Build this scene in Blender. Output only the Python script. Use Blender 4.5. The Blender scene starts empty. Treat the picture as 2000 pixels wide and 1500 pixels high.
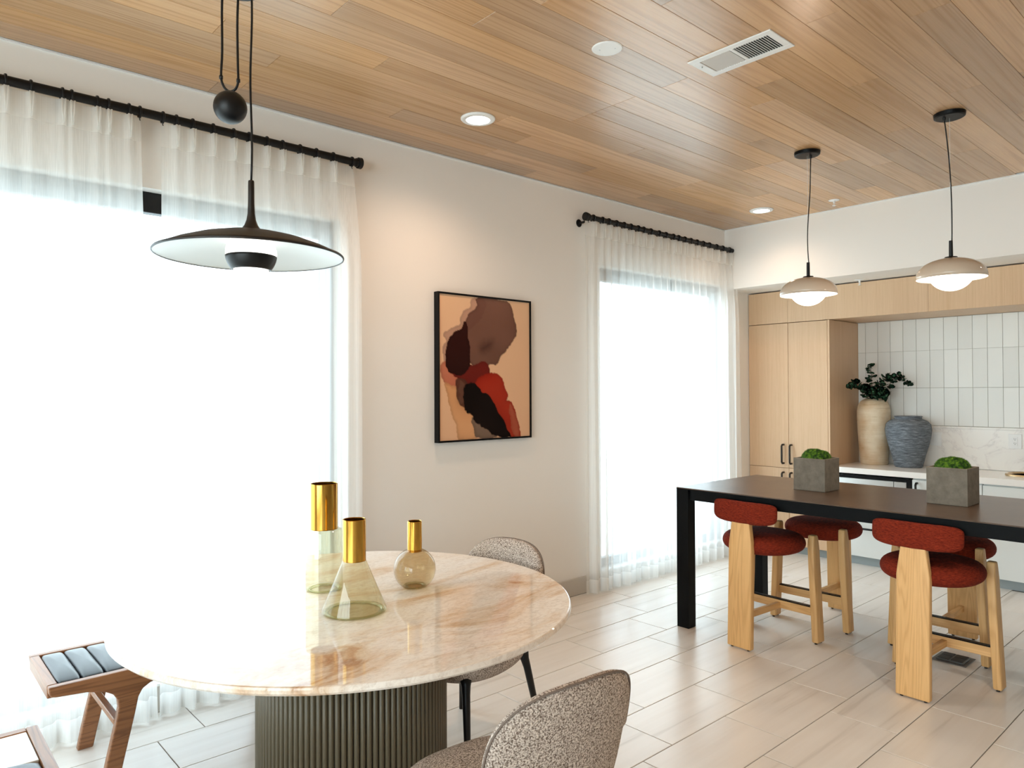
import bpy, bmesh, math, random
from math import sin, cos, pi, radians, sqrt, atan2, floor
from mathutils import Vector, Matrix, noise

random.seed(7)
scene = bpy.context.scene
COL = scene.collection

# ------------------------------------------------------------------ camera
CAM_H = 1.52
YAW, PITCH, ROLL, FPX = 0.841714984, 0.0106824315, -0.00424555388, 1405.33591
Fv = Vector((cos(YAW) * cos(PITCH), sin(YAW) * cos(PITCH), sin(PITCH)))
R0 = Vector((sin(YAW), -cos(YAW), 0.0))
U0 = R0.cross(Fv)
Rv = R0 * cos(ROLL) + U0 * sin(ROLL)
Uv = -R0 * sin(ROLL) + U0 * cos(ROLL)
cd = bpy.data.cameras.new('camera')
cd.sensor_fit = 'HORIZONTAL'
cd.sensor_width = 36.0
cd.lens = FPX / 2000.0 * 36.0
cd.clip_start = 0.05
cam = bpy.data.objects.new('camera', cd)
M = Matrix((Rv, Uv, -Fv)).transposed().to_4x4()
M.translation = Vector((0, 0, CAM_H))
cam.matrix_world = M
COL.objects.link(cam)
scene.camera = cam

# ------------------------------------------------------------------ view, world, daylight and fill
scene.view_settings.view_transform = 'Standard'
scene.view_settings.look = 'None'
scene.view_settings.gamma = 1.0
scene.view_settings.use_curve_mapping = False
scene.view_settings.exposure = 0.0
scene.cycles.use_denoising = True
scene.cycles.max_bounces = 10
scene.cycles.diffuse_bounces = 5
scene.cycles.glossy_bounces = 4
scene.cycles.transmission_bounces = 6
scene.cycles.transparent_max_bounces = 16
scene.cycles.sample_clamp_indirect = 6.0
scene.cycles.caustics_reflective = False
scene.cycles.caustics_refractive = False

SKY = 7.5
w = bpy.data.worlds.new('overcast_sky')
scene.world = w
w.use_nodes = True
bg = w.node_tree.nodes['Background']
bg.inputs[0].default_value = (0.75, 0.885, 1.0, 1)
bg.inputs[1].default_value = SKY

YW = 3.706            # face of the window wall
XK = 6.003            # face of the bulkhead over the kitchen niche
XN = 7.035            # back of the kitchen niche
ZC = 3.031            # ceiling
YR, XR = -4.6, -4.2   # walls behind the camera


def portal(name, loc, rot, sx, sy):
    l = bpy.data.lights.new(name, 'AREA')
    l.shape = 'RECTANGLE'
    l.size, l.size_y = sx, sy
    l.cycles.is_portal = True
    o = bpy.data.objects.new(name, l)
    o.location = loc
    o.rotation_euler = rot
    COL.objects.link(o)


W1X = (-1.62, 2.0)
W2X = (4.23, 6.0)
WZ = (0.13, 2.5)
for n, (a, b) in (('daylight_portal_one', W1X), ('daylight_portal_two', W2X)):
    portal(n, ((a + b) / 2, YW + 0.17, (WZ[0] + WZ[1]) / 2), (radians(-90), 0, 0), b - a, WZ[1] - WZ[0])
# unseen opening behind the camera, put in to let fill light in
RW = (-3.2, 2.4, 0.2, 2.7)      # in the wall at x = XR : y0 y1 z0 z1
portal('daylight_portal_rear', (XR - 0.12, (RW[0] + RW[1]) / 2, (RW[2] + RW[3]) / 2), (0, radians(-90), 0), RW[3] - RW[2], RW[1] - RW[0])

rl_ = bpy.data.lights.new('rear_fill_lamp', 'AREA')  # area lamp added outside the rear opening to brighten the interior
rl_.shape = 'RECTANGLE'
rl_.size, rl_.size_y = RW[3] - RW[2], RW[1] - RW[0]
rl_.energy = 200
rl_.color = (0.90, 0.97, 1.0)
ro_ = bpy.data.objects.new('rear_fill_lamp', rl_)
ro_.location = (XR - 0.2, (RW[0] + RW[1]) / 2, (RW[2] + RW[3]) / 2)
ro_.rotation_euler = (0, radians(-90), 0)
COL.objects.link(ro_)


# ------------------------------------------------------------------ colour and node helpers
def lin(c):
    return tuple(((x / 255.0) / 12.92 if x / 255.0 <= 0.04045 else ((x / 255.0 + 0.055) / 1.055) ** 2.4) for x in c)


def rgba(c):
    return (*lin(c), 1.0)


class NT:
    def __init__(self, name):
        self.m = bpy.data.materials.new(name)
        self.m.use_nodes = True
        self.t = self.m.node_tree
        self.p = self.t.nodes['Principled BSDF']
        self.out = self.t.nodes['Material Output']

    def n(self, kind, **kw):
        nd = self.t.nodes.new(kind)
        for k, v in kw.items():
            if k.startswith('i_'):
                key = k[2:]
                key = int(key) if key.isdigit() else key
                nd.inputs[key].default_value = v
            else:
                setattr(nd, k, v)
        return nd

    def l(self, a, b):
        self.t.links.new(a, b)

    def ramp(self, src, stops):
        r = self.n('ShaderNodeValToRGB')
        e = r.color_ramp.elements
        while len(e) < len(stops):
            e.new(0.5)
        for i, (pos, c) in enumerate(stops):
            e[i].position = pos
            e[i].color = c if len(c) == 4 else (*c, 1)
        self.l(src, r.inputs[0])
        return r

    def bump(self, src, strength, dist=0.002):
        b = self.n('ShaderNodeBump')
        b.inputs['Strength'].default_value = strength
        b.inputs['Distance'].default_value = dist
        self.l(src, b.inputs['Height'])
        self.l(b.outputs[0], self.p.inputs['Normal'])


def simple(name, c, rough=0.5, metal=0.0, spec=0.5, coat=0.0):
    k = NT(name)
    k.p.inputs['Base Color'].default_value = rgba(c)
    k.p.inputs['Roughness'].default_value = rough
    k.p.inputs['Metallic'].default_value = metal
    k.p.inputs['Specular IOR Level'].default_value = spec
    if coat:
        k.p.inputs['Coat Weight'].default_value = coat
        k.p.inputs['Coat Roughness'].default_value = 0.1
    return k.m


def wood(name, light, dark, axis=0, rough=0.45, fine=1.0, vary=0.25, figure=0.5, spec=0.5, coord='Object', along=0.9):
    """grain runs along the local axis (0 x, 1 y, 2 z); each object gets its own stretch of the board"""
    k = NT(name)
    tc = k.n('ShaderNodeTexCoord')
    oi = k.n('ShaderNodeObjectInfo')
    off = k.n('ShaderNodeVectorMath', operation='SCALE')
    cmb = k.n('ShaderNodeCombineXYZ')
    mul = k.n('ShaderNodeMath', operation='MULTIPLY', i_1=37.0)
    mul2 = k.n('ShaderNodeMath', operation='MULTIPLY', i_1=91.0)
    k.l(oi.outputs['Random'], mul.inputs[0])
    k.l(oi.outputs['Random'], mul2.inputs[0])
    k.l(mul.outputs[0], cmb.inputs[0])
    k.l(mul2.outputs[0], cmb.inputs[1])
    k.l(mul.outputs[0], cmb.inputs[2])
    add = k.n('ShaderNodeVectorMath', operation='ADD')
    k.l(tc.outputs[coord], add.inputs[0])
    k.l(cmb.outputs[0], add.inputs[1])
    mp = k.n('ShaderNodeMapping')
    s = [14.0 * fine] * 3
    s[axis] = along * fine
    mp.inputs['Scale'].default_value = s
    k.l(add.outputs[0], mp.inputs[0])
    # cathedral figure: rings of a warped field
    n1 = k.n('ShaderNodeTexNoise', i_Scale=0.55, i_Detail=2.0, i_Roughness=0.5, i_Distortion=0.3)
    k.l(mp.outputs[0], n1.inputs['Vector'])
    m1 = k.n('ShaderNodeMath', operation='MULTIPLY', i_1=13.0)
    k.l(n1.outputs[0], m1.inputs[0])
    sn = k.n('ShaderNodeMath', operation='SINE')
    m1b = k.n('ShaderNodeMath', operation='MULTIPLY', i_1=6.283)
    k.l(m1.outputs[0], m1b.inputs[0])
    k.l(m1b.outputs[0], sn.inputs[0])
    ab = k.n('ShaderNodeMath', operation='MULTIPLY_ADD', i_1=0.5, i_2=0.5)
    k.l(sn.outputs[0], ab.inputs[0])
    pw = k.n('ShaderNodeMath', operation='POWER', i_1=2.5)
    k.l(ab.outputs[0], pw.inputs[0])
    # fine pores
    mp2 = k.n('ShaderNodeMapping')
    s2 = [230.0 * fine] * 3
    s2[axis] = 5.0 * fine
    mp2.inputs['Scale'].default_value = s2
    k.l(add.outputs[0], mp2.inputs[0])
    n2 = k.n('ShaderNodeTexNoise', i_Scale=1.0, i_Detail=3.0, i_Roughness=0.6)
    k.l(mp2.outputs[0], n2.inputs['Vector'])
    mx = k.n('ShaderNodeMath', operation='MULTIPLY', i_1=figure)
    k.l(pw.outputs[0], mx.inputs[0])
    mx2 = k.n('ShaderNodeMath', operation='MULTIPLY_ADD', i_1=0.75, i_2=-0.2)
    k.l(n2.outputs[0], mx2.inputs[0])
    sm = k.n('ShaderNodeMath', operation='ADD')
    k.l(mx.outputs[0], sm.inputs[0])
    k.l(mx2.outputs[0], sm.inputs[1])
    # broad soft bands
    n3 = k.n('ShaderNodeTexNoise', i_Scale=0.35, i_Detail=2.0)
    k.l(mp.outputs[0], n3.inputs['Vector'])
    sm2 = k.n('ShaderNodeMath', operation='MULTIPLY_ADD', i_1=0.5, i_2=-0.22)
    k.l(n3.outputs[0], sm2.inputs[0])
    sm3 = k.n('ShaderNodeMath', operation='ADD', use_clamp=True)
    k.l(sm.outputs[0], sm3.inputs[0])
    k.l(sm2.outputs[0], sm3.inputs[1])
    r = k.ramp(sm3.outputs[0], [(0.0, rgba(light)), (1.0, rgba(dark))])
    hsv = k.n('ShaderNodeHueSaturation')
    mr = k.n('ShaderNodeMapRange', i_3=1.0 - vary, i_4=1.0 + vary * 0.55)
    k.l(oi.outputs['Random'], mr.inputs[0])
    k.l(mr.outputs[0], hsv.inputs['Value'])
    fr = k.n('ShaderNodeMath', operation='FRACT')
    k.l(mul.outputs[0], fr.inputs[0])
    ms = k.n('ShaderNodeMapRange', i_3=1.0 - vary * 0.4, i_4=1.0 + vary * 0.4)
    k.l(fr.outputs[0], ms.inputs[0])
    k.l(ms.outputs[0], hsv.inputs['Saturation'])
    k.l(r.outputs[0], hsv.inputs['Color'])
    k.l(hsv.outputs[0], k.p.inputs['Base Color'])
    k.p.inputs['Roughness'].default_value = rough
    k.p.inputs['Specular IOR Level'].default_value = spec
    k.bump(sm3.outputs[0], 0.12, 0.001)
    return k.m


def fabric(name, c1, c2, scale, stretch=(1, 1, 1), rough=0.95, bump=0.6, dist=0.003, detail=2.0, lo=0.35, hi=0.65, sheen=0.0):
    k = NT(name)
    tc = k.n('ShaderNodeTexCoord')
    mp = k.n('ShaderNodeMapping')
    mp.inputs['Scale'].default_value = stretch
    k.l(tc.outputs['Object'], mp.inputs[0])
    n = k.n('ShaderNodeTexNoise', i_Scale=scale, i_Detail=detail, i_Roughness=0.65)
    k.l(mp.outputs[0], n.inputs['Vector'])
    r = k.ramp(n.outputs[0], [(lo, rgba(c1)), (hi, rgba(c2))])
    k.l(r.outputs[0], k.p.inputs['Base Color'])
    k.p.inputs['Roughness'].default_value = rough
    k.p.inputs['Specular IOR Level'].default_value = 0.2
    if sheen:
        k.p.inputs['Sheen Weight'].default_value = sheen
    k.bump(n.outputs[0], bump, dist)
    return k.m


# ------------------------------------------------------------------ mesh helpers
def obj(name, bm, mat=None, parent=None, loc=None, smooth=False, rot=None):
    if isinstance(bm, bpy.types.Mesh):
        me = bm
    else:
        bmesh.ops.recalc_face_normals(bm, faces=bm.faces[:])
        me = bpy.data.meshes.new(name)
        bm.to_mesh(me)
        bm.free()
        if smooth:
            for p in me.polygons:
                p.use_smooth = True
    if mat is not None and not me.materials:
        me.materials.append(mat)
    o = bpy.data.objects.new(name, me)
    if loc is not None:
        o.location = loc
    if rot is not None:
        o.rotation_euler = rot
    if parent is not None:
        o.parent = parent
    COL.objects.link(o)
    return o


def autosmooth(o, ang=40):
    me = o.data
    for p in me.polygons:
        p.use_smooth = True
    bm = bmesh.new()
    bm.from_mesh(me)
    for e in bm.edges:
        if len(e.link_faces) == 2 and e.calc_face_angle(0) > radians(ang):
            e.smooth = False
    bm.to_mesh(me)
    bm.free()
    return o


def thing(name, label, cat, loc=(0, 0, 0), rz=0.0, group=None):
    o = bpy.data.objects.new(name, None)
    o.empty_display_size = 0.1
    o.location = loc
    o.rotation_euler = (0, 0, rz)
    COL.objects.link(o)
    tag(o, label, cat, group)
    return o


def tag(o, label, cat, group=None):
    o['label'] = label
    o['category'] = cat
    if group:
        o['group'] = group
    return o


def struct(o):
    o['kind'] = 'structure'
    return o


def box(bm, lo, hi, bev=0.0, seg=1):
    lo, hi = Vector(lo), Vector(hi)
    r = bmesh.ops.create_cube(bm, size=1.0)
    vs = r['verts']
    c, d = (lo + hi) / 2, hi - lo
    for v in vs:
        v.co = Vector((v.co.x * d.x + c.x, v.co.y * d.y + c.y, v.co.z * d.z + c.z))
    if bev > 0:
        es = list({e for v in vs for e in v.link_edges})
        bmesh.ops.bevel(bm, geom=es, offset=bev, segments=seg, profile=0.5, affect='EDGES')


def nbox(lo, hi, bev=0.0, seg=1):
    bm = bmesh.new()
    box(bm, lo, hi, bev, seg)
    return bm


def lathe(bm, prof, n=32, c=(0, 0, 0), closed=False):
    rings = []
    for r, z in prof:
        if r < 1e-6:
            rings.append([bm.verts.new((c[0], c[1], c[2] + z))])
        else:
            rings.append([bm.verts.new((c[0] + r * cos(2 * pi * i / n), c[1] + r * sin(2 * pi * i / n), c[2] + z)) for i in range(n)])
    pairs = list(zip(rings[:-1], rings[1:]))
    if closed:
        pairs.append((rings[-1], rings[0]))
    for a, b in pairs:
        for i in range(n):
            j = (i + 1) % n
            if len(a) == 1 and len(b) == 1:
                continue
            if len(a) == 1:
                bm.faces.new((a[0], b[i], b[j]))
            elif len(b) == 1:
                bm.faces.new((a[i], b[0], a[j]))
            else:
                bm.faces.new((a[i], b[i], b[j], a[j]))
    return bm


def nlathe(prof, n=32, c=(0, 0, 0), closed=False):
    return lathe(bmesh.new(), prof, n, c, closed)


def tube(bm, pts, r, n=10, cap=True):
    pts = [Vector(p) for p in pts]
    rr = r if isinstance(r, (list, tuple)) else [r] * len(pts)
    rings = []
    up = None
    for i, p in enumerate(pts):
        d = (pts[min(i + 1, len(pts) - 1)] - pts[max(i - 1, 0)]).normalized()
        if up is None:
            up = Vector((0, 0, 1)) if abs(d.z) < 0.9 else Vector((1, 0, 0))
        s = d.cross(up).normalized()
        up = s.cross(d).normalized()
        rings.append([bm.verts.new(p + (s * cos(2 * pi * k / n) + up * sin(2 * pi * k / n)) * rr[i]) for k in range(n)])
    for a, b in zip(rings[:-1], rings[1:]):
        for k in range(n):
            j = (k + 1) % n
            bm.faces.new((a[k], a[j], b[j], b[k]))
    if cap:
        bm.faces.new(rings[0])
        bm.faces.new(rings[-1][::-1])
    return bm


def ntube(pts, r, n=10):
    return tube(bmesh.new(), pts, r, n)


def extrude_outline(pts, a0, a1, axis=1):
    """closed 2-D outline extruded along an axis; 2-D is (x,z) for axis 1, (y,z) for axis 0, (x,y) for axis 2"""
    bm = bmesh.new()

    def P(p, a):
        if axis == 1:
            return (p[0], a, p[1])
        if axis == 0:
            return (a, p[0], p[1])
        return (p[0], p[1], a)
    A = [bm.verts.new(P(p, a0)) for p in pts]
    B = [bm.verts.new(P(p, a1)) for p in pts]
    n = len(pts)
    bm.faces.new(A)
    bm.faces.new(B[::-1])
    for i in range(n):
        j = (i + 1) % n
        bm.faces.new((A[i], B[i], B[j], A[j]))
    return bm


def bevel_all(bm, off, seg=2, ang=30):
    bmesh.ops.recalc_face_normals(bm, faces=bm.faces[:])
    es = [e for e in bm.edges if len(e.link_faces) == 2 and e.calc_face_angle(0) > radians(ang)]
    bmesh.ops.bevel(bm, geom=es, offset=off, segments=seg, profile=0.5, affect='EDGES', clamp_overlap=True)
    return bm


def catmull(pts, n=6, closed=True):
    out = []
    N = len(pts)
    rng = range(N) if closed else range(N - 1)
    for i in rng:
        if closed:
            p = [pts[(i + k) % N] for k in (-1, 0, 1, 2)]
        else:
            p = [pts[max(i - 1, 0)], pts[i], pts[i + 1], pts[min(i + 2, N - 1)]]
        for s in range(n):
            t = s / n
            out.append(tuple(0.5 * (2 * b + (c - a) * t + (2 * a - 5 * b + 4 * c - d) * t * t + (3 * b - a - 3 * c + d) * t ** 3) for a, b, c, d in zip(*p)))
    if not closed:
        out.append(tuple(pts[-1]))
    return out


def pillow(w, h, T, n=4.0, rk=6.0, na=56, nr=10, deform=None, top_dome=0.0, nfun=None):
    """cushion in local (a, b, t): superellipse outline w x h, thickness T, rounded rim"""
    bm = bmesh.new()

    def pt(r, k, s):
        th = 2 * pi * k / na
        c, sn = cos(th), sin(th)
        e = nfun(th) if nfun else n
        a = w / 2 * math.copysign(abs(c) ** (2 / e), c) * r
        b = h / 2 * math.copysign(abs(sn) ** (2 / e), sn) * r
        t = s * T / 2 * max(0.0, 1 - r ** rk) ** 0.5
        if s > 0:
            t += top_dome * (1 - r * r)
        q = (a, b, t)
        return deform(*q) if deform else q
    rs = [1 - (1 - i / nr) ** 2 for i in range(1, nr)]
    top_c = bm.verts.new(pt(0, 0, 1))
    bot_c = bm.verts.new(pt(0, 0, -1))
    top = [[bm.verts.new(pt(r, k, 1)) for k in range(na)] for r in rs]
    rim = [bm.verts.new(pt(1, k, 1)) for k in range(na)]
    bot = [[bm.verts.new(pt(r, k, -1)) for k in range(na)] for r in rs]
    for k in range(na):
        j = (k + 1) % na
        bm.faces.new((top_c, top[0][k], top[0][j]))
        bm.faces.new((bot_c, bot[0][j], bot[0][k]))
        seq = top + [rim]
        for a, b in zip(seq[:-1], seq[1:]):
            bm.faces.new((a[k], b[k], b[j], a[j]))
        seq = bot + [rim]
        for a, b in zip(seq[:-1], seq[1:]):
            bm.faces.new((a[j], b[j], b[k], a[k]))
    return bm


def copy_tree(o, parent=None):
    c = o.copy()
    COL.objects.link(c)
    c.parent = parent
    for ch in list(o.children):
        copy_tree(ch, c)
    return c


# ------------------------------------------------------------------ materials
WALL = NT('wall_paint')
WALL.p.inputs['Base Color'].default_value = rgba((238, 235, 230))
WALL.p.inputs['Roughness'].default_value = 0.6
_n = WALL.n('ShaderNodeTexNoise', i_Scale=220.0, i_Detail=2.0)
WALL.bump(_n.outputs[0], 0.05, 0.001)
WALL = WALL.m
BASEB = simple('grey_baseboard', (196, 190, 181), 0.5)
OAKC = wood('oak_ceiling', (206, 164, 120), (158, 114, 74), axis=0, rough=0.27, vary=0.24, figure=0.36, spec=1.0, along=0.3)
OAKD = simple('ceiling_gap', (60, 40, 26), 0.8)
CABW = wood('rift_oak_veneer', (216, 183, 148), (188, 150, 112), axis=2, rough=0.45, fine=1.5, vary=0.04, figure=0.16, along=0.2)
STOOLW = wood('ash_wood', (230, 184, 124), (194, 144, 86), axis=2, rough=0.5, fine=1.3, vary=0.05, figure=0.36)
STOOLY = wood('ash_wood_rail', (230, 184, 124), (198, 148, 90), axis=1, rough=0.5, fine=1.3, vary=0.05, figure=0.4)
STOOLX = wood('ash_wood_brace', (230, 184, 124), (198, 148, 90), axis=0, rough=0.5, fine=1.3, vary=0.05, figure=0.4)
WALNX = wood('walnut_long', (158, 106, 66), (104, 64, 38), axis=0, rough=0.35, fine=1.6, vary=0.05, figure=0.5)
WALNY = wood('walnut_cross', (158, 106, 66), (108, 68, 40), axis=1, rough=0.35, fine=1.6, vary=0.05, figure=0.4)
BLACKM = simple('black_metal', (10, 10, 12), 0.4, 0.0, 0.35)
BLACKS = simple('black_satin', (9, 9, 10), 0.4, 0.0, 0.15)
BRONZE = simple('dark_bronze', (36, 31, 28), 0.42, 0.2)
TABLEB = simple('black_table_frame', (7, 8, 9), 0.5, 0.0, 0.12)
WHITEM = simple('white_metal', (232, 232, 230), 0.4)
WHITEQ = simple('white_quartz', (240, 238, 234), 0.18)
CABG = simple('pale_grey_lacquer', (222, 226, 224), 0.4)
TOEK = simple('toe_kick_grey', (150, 160, 162), 0.5)
STEEL = simple('stainless', (205, 205, 203), 0.28, 1.0)
GOLD = simple('polished_gold', (216, 166, 76), 0.12, 1.0)
TILEW = NT('backsplash_glaze')
_oi = TILEW.n('ShaderNodeObjectInfo')
_r = TILEW.ramp(_oi.outputs['Random'], [(0, rgba((224, 224, 219))), (1, rgba((232, 232, 227)))])
TILEW.l(_r.outputs[0], TILEW.p.inputs['Base Color'])
TILEW.p.inputs['Roughness'].default_value = 0.35
TILEW = TILEW.m
GROUT = simple('grout', (116, 104, 92), 0.9)
GROUTW = simple('grout_backsplash', (176, 170, 160), 0.9)
CONC = fabric('concrete', (112, 104, 92), (136, 128, 115), 22.0, rough=0.85, bump=0.15, dist=0.002, detail=6.0, lo=0.3, hi=0.7)
MOSS = NT('moss')
_oi = MOSS.n('ShaderNodeTexCoord')
_nz = MOSS.n('ShaderNodeTexNoise', i_Scale=60.0, i_Detail=2.0)
MOSS.l(_oi.outputs['Object'], _nz.inputs['Vector'])
_r = MOSS.ramp(_nz.outputs[0], [(0.34, rgba((24, 50, 8))), (0.52, rgba((74, 116, 22))), (0.72, rgba((128, 168, 40)))])
MOSS.l(_r.outputs[0], MOSS.p.inputs['Base Color'])
MOSS.p.inputs['Roughness'].default_value = 0.8
MOSS = MOSS.m
SOIL = simple('soil', (44, 34, 24), 1.0)
REDF = fabric('rust_weave', (84, 22, 10), (140, 48, 25), 60.0, (1, 1, 5), bump=0.5, dist=0.002, lo=0.3, hi=0.7)
BOUC = fabric('boucle_weave', (104, 87, 76), (214, 199, 186), 240.0, bump=0.8, dist=0.004, detail=1.5, lo=0.36, hi=0.62)
BOUCS = simple('boucle_piping', (120, 106, 96), 0.95)
LEATH = simple('black_leather', (34, 36, 40), 0.33)
GLAREDECK = simple('deck_glare_white', (236, 234, 228), 0.3)  # glare on the second bench's top, put into the deck colour
PEDM = simple('fluted_olive_grey', (88, 78, 58), 0.5)
PEDG = simple('pedestal_groove', (22, 18, 10), 0.9)
GREYP = simple('floor_box_grey', (110, 110, 108), 0.5, 0.3)
GREYD = simple('floor_box_dark', (60, 60, 60), 0.6)
BRASS = simple('brushed_brass_sink', (214, 184, 140), 0.35, 0.6)


def marble_table():
    k = NT('onyx_marble')
    tc = k.n('ShaderNodeTexCoord')
    mp = k.n('ShaderNodeMapping')
    mp.inputs['Rotation'].default_value = (0, 0, radians(-25))
    mp.inputs['Scale'].default_value = (1.0, 2.3, 1.0)
    k.l(tc.outputs['Object'], mp.inputs[0])
    n1 = k.n('ShaderNodeTexNoise', i_Scale=1.7, i_Detail=7.0, i_Roughness=0.62, i_Distortion=1.1)
    k.l(mp.outputs[0], n1.inputs['Vector'])
    r1 = k.ramp(n1.outputs[0], [(0.3, rgba((246, 240, 232))), (0.5, rgba((242, 230, 216))), (0.6, rgba((226, 200, 172))), (0.68, rgba((200, 156, 118))), (0.8, rgba((232, 214, 196)))])
    n2 = k.n('ShaderNodeTexNoise', i_Scale=26.0, i_Detail=5.0, i_Roughness=0.7, i_Distortion=1.5)
    k.l(mp.outputs[0], n2.inputs['Vector'])
    r2 = k.ramp(n2.outputs[0], [(0.32, rgba((188, 168, 150))), (0.55, rgba((255, 255, 255)))])
    mix = k.n('ShaderNodeMix', data_type='RGBA', blend_type='MULTIPLY')
    mix.inputs[0].default_value = 0.4
    k.l(r1.outputs[0], mix.inputs[6])
    k.l(r2.outputs[0], mix.inputs[7])
    k.l(mix.outputs[2], k.p.inputs['Base Color'])
    k.p.inputs['Roughness'].default_value = 0.025
    k.p.inputs['Specular IOR Level'].default_value = 0.4
    return k.m


def marble_white():
    k = NT('white_marble')
    tc = k.n('ShaderNodeTexCoord')
    n1 = k.n('ShaderNodeTexNoise', i_Scale=2.6, i_Detail=5.0, i_Roughness=0.55, i_Distortion=1.4)
    k.l(tc.outputs['Object'], n1.inputs['Vector'])
    a = k.n('ShaderNodeMath', operation='SUBTRACT', i_1=0.5)
    k.l(n1.outputs[0], a.inputs[0])
    b = k.n('ShaderNodeMath', operation='ABSOLUTE')
    k.l(a.outputs[0], b.inputs[0])
    r = k.ramp(b.outputs[0], [(0.0, rgba((222, 218, 213))), (0.012, rgba((234, 230, 225))), (0.05, rgba((238, 235, 229)))])
    k.l(r.outputs[0], k.p.inputs['Base Color'])
    k.p.inputs['Roughness'].default_value = 0.2
    return k.m


def floor_tile():
    k = NT('porcelain_tile')
    tc = k.n('ShaderNodeTexCoord')
    oi = k.n('ShaderNodeObjectInfo')
    m = k.n('ShaderNodeMath', operation='MULTIPLY', i_1=53.0)
    k.l(oi.outputs['Random'], m.inputs[0])
    add = k.n('ShaderNodeVectorMath', operation='ADD')
    k.l(tc.outputs['Object'], add.inputs[0])
    k.l(m.outputs[0], add.inputs[1])
    mp = k.n('ShaderNodeMapping')
    mp.inputs['Rotation'].default_value = (0, 0, radians(4))
    mp.inputs['Scale'].default_value = (0.6, 11.0, 1.0)
    k.l(add.outputs[0], mp.inputs[0])
    n1 = k.n('ShaderNodeTexNoise', i_Scale=1.3, i_Detail=3.5, i_Roughness=0.55, i_Distortion=0.15)
    k.l(mp.outputs[0], n1.inputs['Vector'])
    r = k.ramp(n1.outputs[0], [(0.3, rgba((214, 208, 200))), (0.40, rgba((231, 226, 219))), (0.6, rgba((236, 232, 226)))])
    hsv = k.n('ShaderNodeHueSaturation')
    mr = k.n('ShaderNodeMapRange', i_3=0.965, i_4=1.02)
    k.l(oi.outputs['Random'], mr.inputs[0])
    k.l(mr.outputs[0], hsv.inputs['Value'])
    k.l(r.outputs[0], hsv.inputs['Color'])
    k.l(hsv.outputs[0], k.p.inputs['Base Color'])
    k.p.inputs['Roughness'].default_value = 0.26
    k.p.inputs['Specular IOR Level'].default_value = 0.5
    return k.m


def table_brown():
    k = NT('brown_table_laminate')
    tc = k.n('ShaderNodeTexCoord')
    n1 = k.n('ShaderNodeTexNoise', i_Scale=5.0, i_Detail=7.0, i_Roughness=0.7)
    k.l(tc.outputs['Object'], n1.inputs['Vector'])
    r = k.ramp(n1.outputs[0], [(0.3, rgba((74, 56, 43))), (0.7, rgba((96, 74, 57)))])
    k.l(r.outputs[0], k.p.inputs['Base Color'])
    k.p.inputs['Roughness'].default_value = 0.3
    return k.m


def sheer(name, base_t, weave=True):
    """open weave: part of the light goes straight through, the rest glows in the yarn"""
    k = NT(name)
    t = k.t
    tc = k.n('ShaderNodeTexCoord')
    mp = k.n('ShaderNodeMapping')
    mp.inputs['Scale'].default_value = (420.0, 420.0, 1.2)
    k.l(tc.outputs['Object'], mp.inputs[0])
    n1 = k.n('ShaderNodeTexNoise', i_Scale=1.0, i_Detail=2.0, i_Roughness=0.6)
    k.l(mp.outputs[0], n1.inputs['Vector'])
    mr = k.n('ShaderNodeMapRange', i_1=0.3, i_2=0.7, i_3=base_t - 0.06, i_4=base_t + 0.06)
    k.l(n1.outputs[0], mr.inputs[0])
    tr = k.n('ShaderNodeBsdfTransparent')
    tl = k.n('ShaderNodeBsdfTranslucent')
    tl.inputs[0].default_value = rgba((250, 250, 248))
    df = k.n('ShaderNodeBsdfDiffuse')
    df.inputs[0].default_value = rgba((250, 249, 246))
    m1 = k.n('ShaderNodeMixShader', i_0=0.38)
    k.l(tl.outputs[0], m1.inputs[1])
    k.l(df.outputs[0], m1.inputs[2])
    m2 = k.n('ShaderNodeMixShader')
    k.l(mr.outputs[0], m2.inputs[0])
    k.l(m1.outputs[0], m2.inputs[1])
    k.l(tr.outputs[0], m2.inputs[2])
    k.l(m2.outputs[0], k.out.inputs[0])
    t.nodes.remove(k.p)
    return k.m


def thin_glass(name, tint, edge, refl=0.12):
    k = NT(name)
    tr = k.n('ShaderNodeBsdfTransparent')
    lw = k.n('ShaderNodeLayerWeight', i_Blend=0.35)
    lw2 = k.n('ShaderNodeLayerWeight', i_Blend=0.5)
    r = k.ramp(lw.outputs['Facing'], [(0.0, rgba(tint)), (0.75, rgba(tint)), (1.0, rgba(edge))])
    k.l(r.outputs[0], tr.inputs[0])
    gl = k.n('ShaderNodeBsdfGlossy')
    gl.inputs['Roughness'].default_value = 0.02
    f5 = k.n('ShaderNodeMath', operation='POWER', i_1=4.0)
    k.l(lw2.outputs['Facing'], f5.inputs[0])
    fr = k.n('ShaderNodeMath', operation='MULTIPLY_ADD', i_1=0.75, i_2=0.04)
    k.l(f5.outputs[0], fr.inputs[0])
    m = k.n('ShaderNodeMixShader')
    k.l(fr.outputs[0], m.inputs[0])
    k.l(tr.outputs[0], m.inputs[1])
    k.l(gl.outputs[0], m.inputs[2])
    k.l(m.outputs[0], k.out.inputs[0])
    k.t.nodes.remove(k.p)
    return k.m


def glow(name, c, s):
    k = NT(name)
    e = k.n('ShaderNodeEmission')
    e.inputs[0].default_value = (*c, 1)
    e.inputs[1].default_value = s
    k.l(e.outputs[0], k.out.inputs[0])
    k.t.nodes.remove(k.p)
    return k.m


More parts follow.
